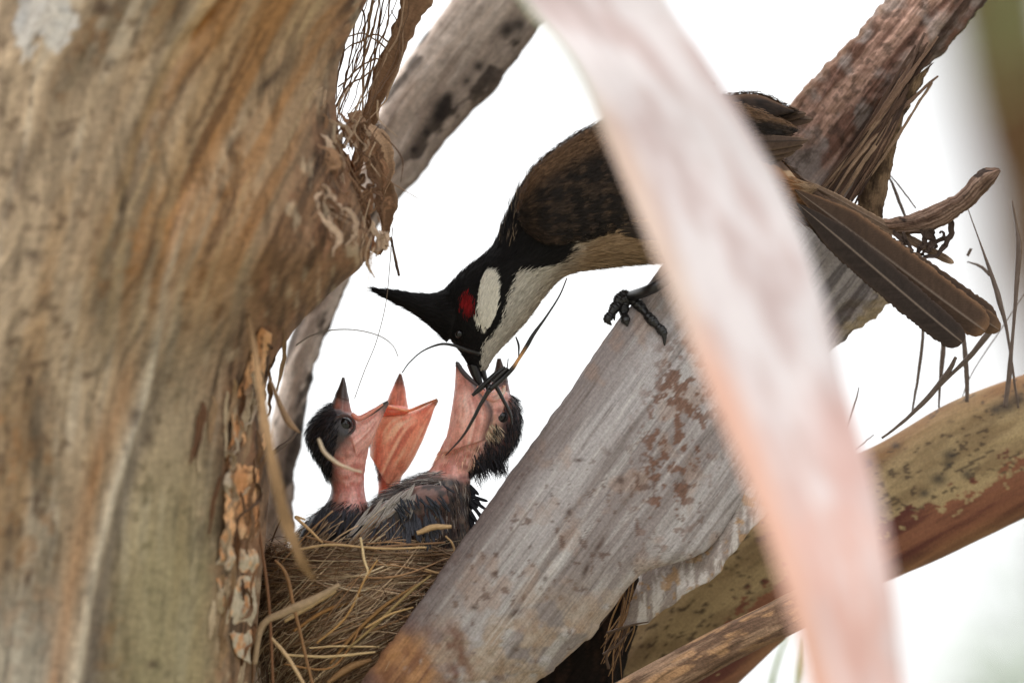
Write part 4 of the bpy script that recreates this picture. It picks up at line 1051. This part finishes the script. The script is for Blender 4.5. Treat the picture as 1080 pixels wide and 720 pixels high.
for kx in range(30):
    f = kx / 29; x0 = 440 - 50 * f + rng.normal(0, 3); y0 = 514 + 26 * f + rng.normal(0, 4)
    feather(pf, (x0, y0, 3.4335), (x0 - 14 - 8 * f + rng.normal(0, 4), y0 + 18 + 14 * f + rng.normal(0, 4), 3.432), 1.5, 1.5, (170, 162, 156), (206, 200, 194), (110, 102, 98), nl=14, nw=3, camber=.4)
pf.build('pin_feathers', M['vane'], wg)
# loose dark plumes of the far side
pf = Bag()
for kx in range(60):
    x0 = 476 + rng.uniform(0, 18); y0 = 500 + rng.uniform(0, 45); an = rng.uniform(-.1, 1.2)
    feather(pf, (x0, y0, 3.447), (x0 + 24 * math.cos(an) * rng.uniform(.3, 1), y0 + 24 * math.sin(an) + 6, 3.448), 1.8, 1.8, (28, 28, 32), (50, 50, 54), (60, 60, 64), nl=12, nw=2, camber=.3)
pf.build('back_plumes', M['vane'], ch3)

# ================================================================== adult bird
AD = [(497, 390), (486, 372), (472, 352), (465, 332), (469, 308), (490, 285), (519, 261), (534, 229), (550, 197), (590, 158), (640, 130), (700, 112), (756, 116), (800, 146), (832, 178)]
AV = [(512, 392), (521, 376), (541, 354), (557, 336), (572, 315), (586, 298), (602, 288), (628, 283), (662, 279), (702, 275), (742, 264), (786, 242), (822, 222), (842, 214), (852, 204)]
AT = [7, 15, 26, 33, 37, 40, 44, 50, 56, 60, 60, 54, 40, 24, 12]
BLACK_P = [(470, 430), (440, 372), (380, 330), (380, 280), (470, 292), (519, 250), (528, 215), (542, 212), (552, 236), (572, 250), (600, 256), (603, 268), (590, 279), (562, 286), (543, 288), (538, 304), (532, 326), (525, 347), (509, 366), (507, 385), (508, 430)]


def adult_col(px, py, jit=0.0, n=None):
    n = fbm(px / 8, py / 8, 0, 61) if n is None else n
    x = px + jit * rng.normal(0, 1, px.shape); y = py + jit * rng.normal(0, 1, px.shape)
    one = np.ones(px.shape + (3,))
    c = mixc(lin((206, 200, 190)) * one, lin((176, 168, 158)), n)                       # throat and breast
    c = mixc(c, mixc(lin((166, 140, 112)) * one, lin((130, 104, 78)), n), ss(572, 622, x + .6 * (y - 270)))   # buff flank
    c = mixc(c, mixc(lin((92, 70, 54)) * one, lin((66, 50, 40)), n), (y < np.interp(x, [530, 560, 620, 700, 800], [240, 250, 244, 225, 180])) * 1.0)   # brown back
    c = np.where(inpoly(x, y, BLACK_P)[..., None], lin((20, 18, 19)) * (0.7 + .6 * n)[..., None], c)
    def ell(cx, cy, a, b_, r):
        dx, dy = x - cx, y - cy; u = dx * math.cos(r) + dy * math.sin(r); v = -dx * math.sin(r) + dy * math.cos(r)
        return (u / a) ** 2 + (v / b_) ** 2 < 1 + .9 * (vn(x / 2.6, y / 5, 0, 77) - .5)
    c = np.where(ell(512, 319, 9.6, 29, .14)[..., None], lin((224, 218, 206)) * (.85 + .3 * n)[..., None], c)
    c = np.where(ell(492, 325, 7, 12.5, -.1)[..., None], lin((124, 18, 22)) * (.6 + .8 * n)[..., None], c)
    c = np.where(((np.hypot(x - 800, y - 205) < 36) & (y > 170))[..., None], lin((132, 94, 64)), c)
    return c


g = slab(AD, AV, 3.445, AT, nv=240, nu=120)
adult_grid = g
gc = slab([(472, 362), (458, 347), (436, 330), (416, 319), (399, 310)], [(490, 290), (468, 306), (444, 310), (420, 307), (398, 305)], 3.445, [26, 17, 11, 7, 2.5], nv=60, nu=40)
adult = fuse('adult_bird', [(g, adult_col(g['px'], g['py'])), (gc, lin((20, 18, 19)) * np.ones(gc['px'].shape + (3,)))], .00045, M['plumage'])
tag(adult, 'black crested adult bird with red and white cheek leaning down to feed the chicks', 'bird')
pl = Bag()
s = sample(g, 70000)
wing_hide = (s['H'] > .1) & (s['py'] < np.interp(s['px'], [545, 560, 620, 700, 760], [235, 246, 244, 224, 190]) - 4) & (s['px'] > 552)
ok = ~wing_hide & ~((s['px'] > 850))
for key in s: s[key] = s[key][ok]
col = adult_col(s['px'], s['py'], 1.6, vn(s['px'] / 3, s['py'] / 3, s['H'] * 8, 7)) * rng.uniform(.72, 1.22, (len(s['p']), 1))
ln = np.interp(s['v'], [0, .1, .3, .5, 1], [3.5, 7, 11, 13, 16]) * rng.uniform(.7, 1.3, len(s['p']))
wt = (np.hypot(s['px'] - 512, (s['py'] - 319) * .5) < 16)
strands(pl, s['p'], s['t'], s['n'], ln * MPP, rng.uniform(.6, 1.1, len(ln)) * MPP, col, lift=np.where(ln > 0, .16, .1)[:, None], bend=.12, roll=.35)
sc = sample(gc, 4200)
colc = lin((18, 16, 17)) * rng.uniform(.6, 1.6, (4200, 1))
strands(pl, sc['p'], sc['t'], sc['n'], rng.uniform(8, 15, 4200) * MPP, rng.uniform(.6, 1.0, 4200) * MPP, colc, lift=.08, bend=.05, roll=.35)
# standing puff of the white ear patch and a few loose hairs on nape and breast
m_ = (np.hypot((g['px'] - 512) / 9, (g['py'] - 319) / 28) < 1) & (g['H'] > 0)
s2 = sample(g, 2600, m_.astype(float))
strands(pl, s2['p'] + s2['n'] * 1.5 * MPP, V2(.15, -1) * .4 + s2['t'], s2['n'], rng.uniform(7, 13, 2600) * MPP, rng.uniform(.5, .9, 2600) * MPP, lin((222, 216, 204)) * rng.uniform(.75, 1.15, (2600, 1)), lift=.22, bend=.25, roll=.35)
m_ = (g['px'] > 515) & (g['px'] < 560) & (g['py'] < 262) & (g['S'] < -.6)
s2 = sample(g, 260, m_.astype(float))
strands(pl, s2['p'], s2['t'], s2['n'], rng.uniform(12, 20, 260) * MPP, rng.uniform(.6, 1, 260) * MPP, np.where(rng.uniform(0, 1, (260, 1)) < .4, lin((150, 132, 112)), lin((50, 42, 38))), lift=.4, bend=.1)
pl.build('plumage', M['plumage'], adult)

# beak, eye
def horn_part(name, L, Rr, dep, th, parent, col=(26, 24, 26)):
    g = slab(L, Rr, dep, th, nv=50, nu=28)
    return slab_obj(name, g, lin(col) * np.ones(g['px'].shape + (3,)), M['horn'], parent)


horn_part('upper_beak', [(492, 384), (497, 396), (503, 406), (511, 416)], [(505, 386), (508, 398), (510, 407), (513, 416)], 3.444, [8, 6, 4, .8], adult)
horn_part('lower_beak', [(504, 388), (508, 398), (512, 407), (516, 414)], [(512, 388), (514, 398), (516, 406), (518, 414)], 3.445, [7, 5, 3, .8], adult)
eye(adult, 484, 352, 3.4385, 4.2)


# wings
def wing(far):
    sgn = -1 if far else 1
    base_d = lambda off: 3.445 - sgn * off * MPP
    L = [(546, 224), (554, 198), (588, 160), (640, 130), (700, 108), (756, 106), (800, 118), (836, 134)]
    Rr = [(549, 234), (566, 249), (606, 252), (648, 243), (696, 226), (748, 192), (796, 158), (838, 140)]
    if far: L = [(x, y - 3 - 15 * (x > 780)) for x, y in L]; Rr = [(x, y - 28 + 6 * (x > 820)) for x, y in Rr]
    g = slab(L, Rr, [base_d(40), base_d(48), base_d(52), base_d(52), base_d(46), base_d(34), base_d(26), base_d(22)], [3, 9, 12, 12, 10, 7, 5, 1], nv=90, nu=60, disp=lambda g: 1.2 * (fbm(g['px'] / 9, g['py'] / 6, 0, 6) - .5))
    n = fbm(g['px'] / 9, g['py'] / 5, 0, 8)
    c = mixc(lin((58, 47, 41)) * np.ones(n.shape + (3,)), lin((40, 33, 30)), ss(.35, .65, n)); c = mixc(c, lin((96, 72, 54)), ss(-.6, -.98, g['S']) * .8)
    w = slab_obj('wing', g, c, M['plumage'], adult)
    z = base_d(64)
    b_ = Bag()
    # rows of coverts, small at the shoulder and longer to the rear
    rows = [] if far else [(.34, 15, 46), (.46, 17, 56)]
    for (v0, wd, ln_) in rows[::-1]:
        ncov = 12
        for kx in range(ncov):
            q = (kx + .5 + rng.normal(0, .3)) / ncov
            i = int(np.clip(v0 + rng.normal(0, .035), 0, 1) * (g['nv'] - 1))
            row = g['V'][i]; aang = np.pi * (.06 + .9 * q)
            a_i = int((aang if not far else 2 * np.pi - aang) / (2 * np.pi) * g['nu']) % g['nu']
            x, y = g['px'][i, a_i], g['py'][i, a_i]
            dcam = (C0 - row[a_i]) @ TOCAM + (-sgn * .8 * MPP)
            ang = np.interp(q, [0, 1], [-.62, -.06]) + rng.normal(0, .06) + .12
            up = q < .22; row_n = g['N'][i, a_i] + V2(.25, .1) * .25
            ln_q = ln_ * 1.35
            feather(b_, (x, y, dcam), (x + ln_q * math.cos(ang), y + ln_q * math.sin(ang), dcam - sgn * .3 * MPP), wd * .42, wd * .42,
                    (84, 64, 48) if up else (44, 36, 31), (96, 75, 58) if up else (62, 51, 43), (38, 31, 27), nl=16, nw=4, tipshape=.4, camber=.03, nrm=row_n, rw=.06)
    sw = sample(g, 30000, ((g['H'] < 0) if far else (g['H'] > 0)).astype(float))
    tone = ss(-.35, -.8, sw['S'])
    rv = (sw['v'] * (17 - 5 * sw['v']) + .25 * vn(sw['px'] / 14, sw['py'] / 14, 0, 3)); uu_ = sw['S'] * 4.4 + .5 * (np.floor(rv) % 2) + .12 * np.floor(rv); du = (uu_ - np.floor(uu_)) - .5
    fr = (rv - 1.3 * du**2) % 1.0; scal = ss(.62, .90, fr) * ss(1.0, .93, fr) * .5 + .4 * ss(.5, .7, fbm(sw['px'] / 16, sw['py'] / 7, sw['H'], 19, 3))
    strands(b_, sw['p'] + sw['n'] * rng.uniform(1, 4.5, (30000, 1)) * MPP, sw['t'], sw['n'], rng.uniform(4, 8, 30000) * MPP, rng.uniform(.5, 1.0, 30000) * MPP,
            mixc(mixc(lin((33, 27, 24)) * np.ones((30000, 3)), lin((78, 62, 50)), scal), lin((98, 74, 54)), tone) * rng.uniform(.6, 1.35, (30000, 1)), lift=.05, bend=.1, roll=.3)
    b_.build('wing_coverts', M['plumage'], w)
    # flight feathers
    tip = np.array([(858, 118), (850, 112), (842, 108), (828, 108), (814, 114), (800, 122)]) if far else np.array([(852, 140), (846, 146), (838, 152), (826, 158), (814, 160), (790, 172), (766, 184), (740, 198)])
    root = np.array([(700, 118), (694, 120), (688, 124), (682, 130), (676, 136), (670, 142)]) if far else np.array([(668, 150), (664, 160), (660, 170), (656, 182), (650, 194), (642, 206), (632, 218), (618, 230)])
    for kx in range(len(tip)):
        fb = Bag()
        feather(fb, (*root[kx], base_d(58 - kx * 1.2)), (*tip[kx], base_d(24 - kx * 1.1 + 3)), 11, 9, (66, 52, 43), (96, 78, 64), (40, 33, 29), bend=-8, nl=44, nw=6, tipshape=.42, camber=.25, nrm=TOCAM + .2 * V2(0, -1))
        fb.build('flight_feather', M['vane'], w)
    return w


wing(True); wing(False)

# tail: the folded fan, each feather its own
tl = Bag()
gt = slab([(800, 158), (820, 170), (846, 190), (880, 214)], [(812, 222), (830, 228), (850, 236), (880, 244)], 3.447, [26, 18, 11, 5], nv=40, nu=36)
n = fbm(gt['px'] / 5, gt['py'] / 5, 0, 6)
tail = slab_obj('tail', gt, mixc(lin((128, 92, 64)) * np.ones(n.shape + (3,)), lin((78, 58, 44)), ss(.1, .5, gt['v'])), M['plumage'], adult)
st_ = sample(gt, 2500); cb_ = mixc(np.broadcast_to(lin((146, 104, 70)), (2500, 3)), lin((84, 64, 50)), ss(.15, .5, st_['v'])) * rng.uniform(.7, 1.2, (2500, 1))
b_ = Bag(); strands(b_, st_['p'], st_['t'], st_['n'], rng.uniform(12, 24, 2500) * MPP, rng.uniform(.7, 1.3, 2500) * MPP, cb_, lift=.1, bend=.1); b_.build('tail_coverts', M['plumage'], tail)
TF = [((835, 184), (1008, 274), 5, 5, 3.452, (110, 90, 74), (166, 140, 116)),
      ((832, 194), (1052, 336), 13, 15, 3.444, (66, 52, 43), (84, 66, 52)),
      ((836, 202), (1057, 345), 13, 13, 3.441, (72, 56, 45), (104, 80, 60)),
      ((838, 200), (1042, 346), 17, 21, 3.4365, (66, 51, 41), (112, 84, 62)),
      ((836, 214), (998, 346), 14, 15, 3.446, (42, 36, 33), (54, 47, 41)),
      ((840, 214), (1018, 358), 18, 15, 3.432, (46, 38, 34), (62, 50, 43))]
for (b0, t0, wl, wr, dd, c0_, e0_) in TF:
    fb = Bag()
    feather(fb, (*b0, dd + .002), (*t0, dd), wl, wr, c0_, e0_, (118, 104, 93), bend=-4, nl=110, nw=10, tipshape=.09, camber=.1, rw=.028, split=.1)
    fb.build('tail_feather', M['vane'], tail)

# legs
def on_sheath(px, py):
    """distance of the gripped leaf base's front face at a photo point"""
    m = (sheath_g['H'] > .05)
    X, Y, V = sheath_g['px'][m], sheath_g['py'][m], sheath_g['V'][m]
    k = np.argsort((X - px) ** 2 + (Y - py) ** 2)[:6]
    return float(((C0 - V[k]) @ TOCAM).mean())


def leg(pts_leg, toes, d):
    d = list(d[:-1]) + [on_sheath(*pts_leg[-1]) - 7 * MPP]; b_ = Bag(); ptube(b_, pts_leg, d, [9, 6.4, 5.8, 5.8], lin((24, 22, 23)), n=30, sides=10); lg = b_.build('leg', M['horn'], adult)
    for tz in toes:
        b_ = Bag(); tz = np.array(tz, float); n = 80
        for kk in range(1, len(tz)): tz[kk, 2] = on_sheath(tz[kk, 0], tz[kk, 1]) - (3.0 if kk < len(tz) - 1 else 0.5) * MPP
        tz[0, 2] = on_sheath(tz[0, 0], tz[0, 1]) - 7 * MPP
        x = cr(tz, n); u = np.linspace(0, 1, n); r = 4.7 - 1.4 * u + 1.7 * np.abs(np.sin(u * 11)); r = np.where(u > .82, 3.0 * (1 - (u - .82) / .2) + .4, r)
        r = r * (1 + .05 * np.sin(u * 95)); V, F, U = tube_data(P(x[:, 0], x[:, 1], x[:, 2]), r * MPP * .95, 12); b_.add(V, F, lin((20, 18, 19)) * (.5 + 1. * rng.uniform(0, 1, (len(V), 1))), U); b_.build('toe', M['insect'], lg)
    return lg


leg([(742, 262), (712, 288), (688, 304), (664, 313)], [
    [(664, 313, 3.436), (655, 318, 3.432), (646, 328, 3.432), (641, 337, 3.436), (645, 343, 3.442)],
    [(664, 313, 3.436), (656, 311, 3.432), (651, 318, 3.431), (647, 326, 3.434), (648, 338, 3.44)],
    [(664, 313, 3.436), (676, 324, 3.432), (686, 336, 3.431), (694, 344, 3.431), (700, 352, 3.433), (701, 364, 3.437)],
    [(664, 313, 3.436), (660, 320, 3.430), (658, 330, 3.429), (660, 338, 3.433), (662, 344, 3.438)]], [3.44, 3.437, 3.436, 3.436])
leg([(790, 225), (800, 262), (796, 290), (792, 312)], [
    [(792, 312, 3.448), (780, 318, 3.443), (768, 330, 3.443), (764, 342, 3.449)],
    [(792, 312, 3.448), (790, 324, 3.441), (786, 340, 3.441), (784, 352, 3.448)],
    [(792, 312, 3.448), (802, 322, 3.443), (808, 336, 3.444), (810, 350, 3.45)],
    [(792, 312, 3.448), (804, 308, 3.444), (816, 312, 3.445), (824, 320, 3.45)]], [3.45, 3.446, 3.446, 3.448])

# ================================================================== prey
b_ = Bag(); ptube(b_, [(498, 417), (506, 410), (516, 401), (525, 393), (533, 387)], 3.4365, [1.6, 2.8, 3.2, 2.8, 1.4], lin((18, 16, 16)), n=30, sides=10)
ball(b_, 516, 409, 3.4355, 4, 4.5, 4, lin((20, 17, 16)))
prey = tag(b_.build('insect', M['insect']), 'black long-legged insect held in the adult bird beak', 'insect')
BLK, AMB = lin((22, 19, 18)), lin((196, 142, 84))
for pts, d, r, cols in [
        ([(505, 373), (492, 369), (478, 364), (464, 363), (446, 370), (432, 382), (424, 393)], [3.437, 3.434, 3.432, 3.432, 3.433, 3.434, 3.435], [2, 2, 1.6, 1.3, .8, .7, .6], [BLK] * 7),
        ([(516, 411), (528, 401), (540, 389), (546, 380), (556, 364), (563, 352), (576, 334), (590, 312), (598, 293)], 3.433, [3, 2.6, 2.4, 1.8, 2.3, 2.0, 1.2, .9, .7], [BLK, BLK, BLK, AMB, BLK, BLK, BLK, BLK, lin((70, 54, 44))]),
        ([(516, 411), (506, 428), (500, 440), (488, 460), (470, 480)], 3.431, [2.4, 2, 1.8, 1.3, .6], [BLK, BLK, BLK, lin((44, 26, 24)), lin((60, 34, 30))]),
        ([(522, 405), (530, 420), (538, 436), (540, 448)], 3.434, [2.4, 2, 1.6, .8], [BLK] * 4),
        ([(520, 403), (528, 395), (536, 388)], 3.4335, [2.6, 2.6, 1.8], [BLK] * 3),
        ([(544, 355), (547, 364), (547, 376)], 3.438, [.8, 1.2, .6], [BLK] * 3), ([(536, 378), (535, 388), (534, 397)], 3.438, [.5, .6, .6], [BLK] * 3)]:
    b_ = Bag(); ptube(b_, pts, d, r, np.array(cols), n=44, sides=8); b_.build('leg', M['insect'], prey)

# ================================================================== twigs, threads, dry stems
def twig(pts, d, r, col, label, cat='twig', name='twig', group=None, n=50, jit=.3, mat='straw'):
    b_ = Bag(); ptube(b_, pts, d, r, lin(col), n=n, jit=jit, colvar=.08, sides=7)
    return tag(b_.build(name, M[mat]), label, cat, group)


bz = Bag(); ribbon(bz, [(262, 330), (272, 390), (281, 450), (290, 500), (302, 550), (318, 590), (332, 612)], [3.36, 3.33, 3.315, 3.31, 3.31, 3.31, 3.315], [2.5, 3.5, 4, 5, 6.5, 5, 1.5], lin((128, 100, 68)), th=3, n=70, curl=.5, jit=1)
tag(bz.build('bark_strip', M['shred']), 'blurred brown bark strip hanging over the left edge of the nest', 'bark strip')
twig([(336, 462), (342, 476), (356, 488), (370, 494), (382, 498)], 3.385, [1.6, 2.1, 1.8, 1.4, 1], (196, 176, 152), 'short pale blurred twig in front of the left nestling neck')
twig([(284, 398), (296, 428), (306, 446), (316, 456)], 3.39, [1.6, 3, 3.6, .8], (140, 112, 86), 'small brown curled twig hanging beside the trunk above the nest')
twig([(322, 548), (312, 545), (324, 556), (340, 572)], 3.42, [1, 1.6, 1.6, 1.2], (186, 150, 108), 'short tan straw bridging trunk and nest rim at left')
twig([(290, 590), (302, 606), (310, 640), (322, 690), (332, 730)], 3.41, [1.2, 2, 2, 1.8, 1.6], (140, 104, 70), 'thin brown stem running down across the nest front')
twig([(380, 566), (384, 590), (388, 602), (383, 612)], 3.421, [1.4, 1.5, 1.2, .7], (210, 184, 142), 'pale short straw sticking up from the nest rim below the middle nestling')
twig([(268, 700), (276, 660), (300, 645), (330, 632), (358, 616)], 3.40, [3, 3.6, 4.4, 4.4, 2.2], (156, 132, 104), 'thick pale twig slanting up across the lower nest front')
twig([(286, 672), (300, 688), (312, 706), (324, 728)], 3.40, [1.4, 2, 2, 1.8], (190, 160, 122), 'pale twig at the bottom left foot of the nest')
twig([(262, 470), (274, 560), (284, 640), (288, 725)], 3.40, [1.2, 1.6, 1.6, 1.4], (120, 84, 58), 'thin dark stem along the peeled trunk edge')
twig([(278, 492), (290, 476), (306, 464), (314, 455)], 3.44, [2, 2.6, 2, .8], (116, 100, 90), 'frayed grey splinter beside the nest rim at left')
twig([(412, 250), (415, 262), (418, 278), (421, 291)], 3.435, [1.8, 1.2, 1.6, 1.4], (74, 56, 44), 'short dark twig dangling below the curled bark shreds')
twig([(414, 240), (411, 280), (407, 320), (397, 360), (384, 392), (374, 420)], 3.44, .42, (120, 104, 92), 'fine vertical thread hanging from bark shreds to the left nestling', 'thread', 'thread', jit=.1)
twig([(312, 364), (328, 354), (350, 348), (376, 348), (400, 354), (414, 364), (420, 376)], 3.43, [.9, .8, .7, .6, .55, .5, .45], (130, 120, 112), 'thin arched thread curving from trunk over the left nestling', 'thread', 'thread', jit=.1)

SG = 'dry grass stems at the right edge'
SC = (96, 82, 74)
for pts, d, r, lab in [
        ([(1067, 212), (1072, 240), (1074, 262), (1072, 300), (1068, 350), (1064, 396), (1060, 430)], 3.47, [.9, 1.5, 3.2, 2.6, 1.8, 2.8, 2.4], 'tallest dry stem with knobbly joints at the far right edge'),
        ([(1020, 218), (1034, 258), (1046, 292), (1054, 318), (1062, 352), (1070, 405), (1074, 430)], 3.475, [.5, 1, 2.4, 3, 1.6, 1.4, 1.2], 'bent dry stem leaning right past the tail tip'),
        ([(1020, 276), (1032, 280), (1044, 290)], 3.475, [.6, 1.5, 2], 'tiny curved side shoot on the bent stem above the tail tip'),
        ([(1020, 270), (1024, 262)], 3.475, [1.6, 1.6], 'tiny broken stem fragment above the tail tip'),
        ([(974, 338), (972, 370), (967, 405), (962, 436)], 3.48, [1.6, 2, 1.6, 1.2], 'upright dry stem below the tail, leftmost of three'),
        ([(996, 350), (994, 378), (991, 410), (990, 430)], 3.485, [2.4, 3, 1.6, 1.2], 'blurred upright dry stem below the tail, middle of three'),
        ([(1016, 352), (1018, 375), (1020, 400), (1020, 424)], 3.478, [2, 3, 2.6, 2], 'upright dry stem under the tail tip, rightmost of three'),
        ([(930, 462), (955, 442), (980, 418), (1000, 392), (1008, 376)], 3.462, [1.4, 2, 3, 3, 1.8], 'thick slanting dry stem rising from the olive stalk'),
        ([(978, 420), (1000, 398), (1024, 374), (1042, 352), (1050, 344)], 3.462, [1.4, 2, 3, 3.4, 2], 'thick forked dry stem reaching the tail tip'),
        ([(1082, 306), (1060, 340), (1040, 370), (1022, 400), (1012, 426)], 3.49, [.5, .6, .7, .7, .6], 'hair-thin pale stem crossing behind at the right'),
        ([(906, 408), (902, 424), (895, 444), (890, 456)], 3.478, [.6, 1, .9, .7], 'tiny dark stem above the olive stalk beside the blurred frond'),
        ([(922, 458), (912, 466), (902, 474)], 3.478, [.6, .7, .6], 'short thin sprig lying on the olive stalk near the frond'),
        ([(936, 182), (946, 206), (956, 232)], 3.477, [.8, 2, 1.6], 'dark little stem rising behind the curved stub'),
        ([(936, 182), (950, 198), (966, 220)], 3.478, [.6, 1, .8], 'hair-thin stem beside the dark stem behind the curved stub')]:
    r_ = np.interp(np.linspace(0, 1, len(pts)), np.linspace(0, 1, len(r)), r)
    twig(pts, d, r_, SC, lab, 'dry stem', 'dry_stem', SG, jit=.35)

# ================================================================== pale frond strip in front
FL = [(330, -420), (470, -160), (548, 0), (598, 62), (640, 150), (690, 268), (738, 390), (786, 505), (826, 620), (852, 722), (890, 900), (920, 1150)]
FR = [(470, -420), (612, -160), (704, 0), (764, 92), (826, 200), (868, 312), (896, 420), (926, 520), (944, 622), (956, 722), (978, 900), (985, 1150)]
FD = [3.18, 3.16, 3.14, 3.12, 3.10, 3.07, 3.04, 3.01, 2.98, 2.96, 2.92, 2.88]


def frond_col(g):
    px, py, S, H = g['px'], g['py'], g['S'], g['H']
    n = fbm(S * 4, py / 70, H, 3, 4); n2 = fbm(S * 9, py / 40, H, 5, 4)
    c = mixc(lin((232, 219, 213)) * np.ones(px.shape + (3,)), lin((206, 182, 174)), ss(.42, .62, n))
    c = mixc(c, lin((220, 168, 148)), ss(360, 640, py + 120 * (n2 - .5)) * (.35 + .65 * ss(.38, .6, n2)))
    c = mixc(c, lin((226, 190, 160)), ss(-.5, -.95, S) * ss(60, 160, py) * .7)
    c = mixc(c, lin((224, 164, 134)), ss(-.3, -.8, S) * ss(300, 420, py) * .8)
    c = mixc(c, lin((150, 156, 112)), ss(-.86, -.98, S) * ss(170, 60, py))
    c = mixc(c, lin((202, 134, 112)), ss(.1, .5, S) * ss(.5, .1, np.abs(py - 480) / 200) * .4)
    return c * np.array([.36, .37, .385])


g = slab(FL, FR, FD, 12, nv=260, nu=80, power=.8, front=.5, back=.9, disp=lambda g: 1.5 * (fbm(g['S'] * 5, g['py'] / 90, g['H'], 6) - .5))
tag(slab_obj('palm_frond', g, frond_col(g), M['frond']), 'broad pale pink dry frond strip slanting across the foreground, strongly blurred', 'palm frond')

# ================================================================== background vegetation
def leaf_cloud(bag, cen, ext, n, size, cols, seed):
    r = np.random.default_rng(seed)
    clumps = r.normal(0, 1, (max(6, n // 60), 3)) * .55
    p = cen + (clumps[r.integers(len(clumps), size=n)] + r.normal(0, .22, (n, 3))) * ext
    a = r.normal(0, 1, (n, 3)); a /= np.linalg.norm(a, axis=1, keepdims=True); b2 = np.cross(a, r.normal(0, 1, (n, 3))); b2 /= np.linalg.norm(b2, axis=1, keepdims=True)
    s = size * r.uniform(.6, 1.3, (n, 1)); nrm = np.cross(a, b2)
    V = np.stack([p - a * s, p + b2 * s * .32 - a * s * .2 + nrm * s * .08, p + a * s, p - b2 * s * .32 - a * s * .2 + nrm * s * .08], 1)
    i = np.arange(n)[:, None] * 4
    c = np.array([lin(x) for x in cols])[r.integers(len(cols), size=n)]
    bag.add(V, [i + np.array([0, 1, 2]), i + np.array([0, 2, 3])], np.repeat(c, 4, 0))


# brown trunk of another tree leaning past the top right corner
def far_tube(bag, pts, d, r, col, seed=1):
    pts = np.asarray(pts, float); x = cr(np.column_stack([pts, np.broadcast_to(d, (len(pts),))]), 90)
    rr = cr(np.broadcast_to(np.asarray(r, float), (len(pts),)), 90)[:, 0]
    V, F, U = tube_data(P(x[:, 0], x[:, 1], x[:, 2]), rr, 28)
    V = V + (fbm(V[:, 0] * 30, V[:, 1] * 30, V[:, 2] * 8, seed)[:, None] - .5) * .03
    bag.add(V, F, mixc(np.broadcast_to(lin(col), (len(V), 3)), lin(col) * .5, fbm(V[:, 0] * 40, V[:, 2] * 12, V[:, 1] * 40, seed + 3)), U)


b_ = Bag(); far_tube(b_, [(1480, 3200), (1340, 1300), (1190, 500), (1112, 230), (1066, 60), (1036, -120), (980, -400), (930, -900)], 8.6, [.08, .07, .062, .056, .052, .05, .045, .02], (92, 68, 42))
ft = b_.build('tree', M['bark']); tag(ft, 'brown blurred tree trunk leaning past the top right corner', 'tree')
b_ = Bag(); leaf_cloud(b_, P(1000, -1500, 8.8), np.array([.7, .5, .5]), 1600, .06, [(70, 92, 44), (96, 116, 60), (54, 74, 36)], 3)
leaf_cloud(b_, P(1062, 20, 8.2), np.array([.010, .03, .03]), 12, .03, [(96, 104, 60), (112, 118, 76)], 4)
b_.build('crown', M['leaf'], ft)
# thin leafy shrub low at the right, far behind
b_ = Bag(); leaf_cloud(b_, P(1120, 720, 9.0), np.array([.10, .2, .13]), 70, .035, [(92, 118, 64), (120, 142, 84), (74, 98, 52)], 5)
sh_ = b_.build('foliage', M['leaf'])
b2_ = Bag(); far_tube(b2_, [(1160, 4000), (1150, 2200), (1130, 1200), (1120, 740)], 9.0, [.03, .022, .014, .006], (96, 84, 60))
shr = b2_.build('shrub', M['bark']); tag(shr, 'faint green shrub far behind the olive stalk at lower right', 'shrub')
sh_.parent = shr; sh_.location = WORLD_O[sh_.name] - WORLD_O[shr.name]
# single green grass blade behind the thin stalk
bz = Bag(); ribbon(bz, [(806, 790), (812, 730), (822, 690), (836, 660)], 3.66, [3, 4, 3, 1], lin((150, 172, 110)), th=.6, n=40)
tag(bz.build('grass_blade', M['leaf']), 'pale green blurred blade behind the thin brown stalk, nearer the nest', 'grass blade', 'grass blades'); bz = Bag()
ribbon(bz, [(830, 800), (838, 740), (846, 700), (850, 672)], 3.7, [4, 5, 4, 1], lin((170, 186, 138)), th=.6, n=40)
tag(bz.build('grass_blade', M['leaf']), 'paler green blurred blade beside the lower edge of the foreground frond', 'grass blade', 'grass blades')
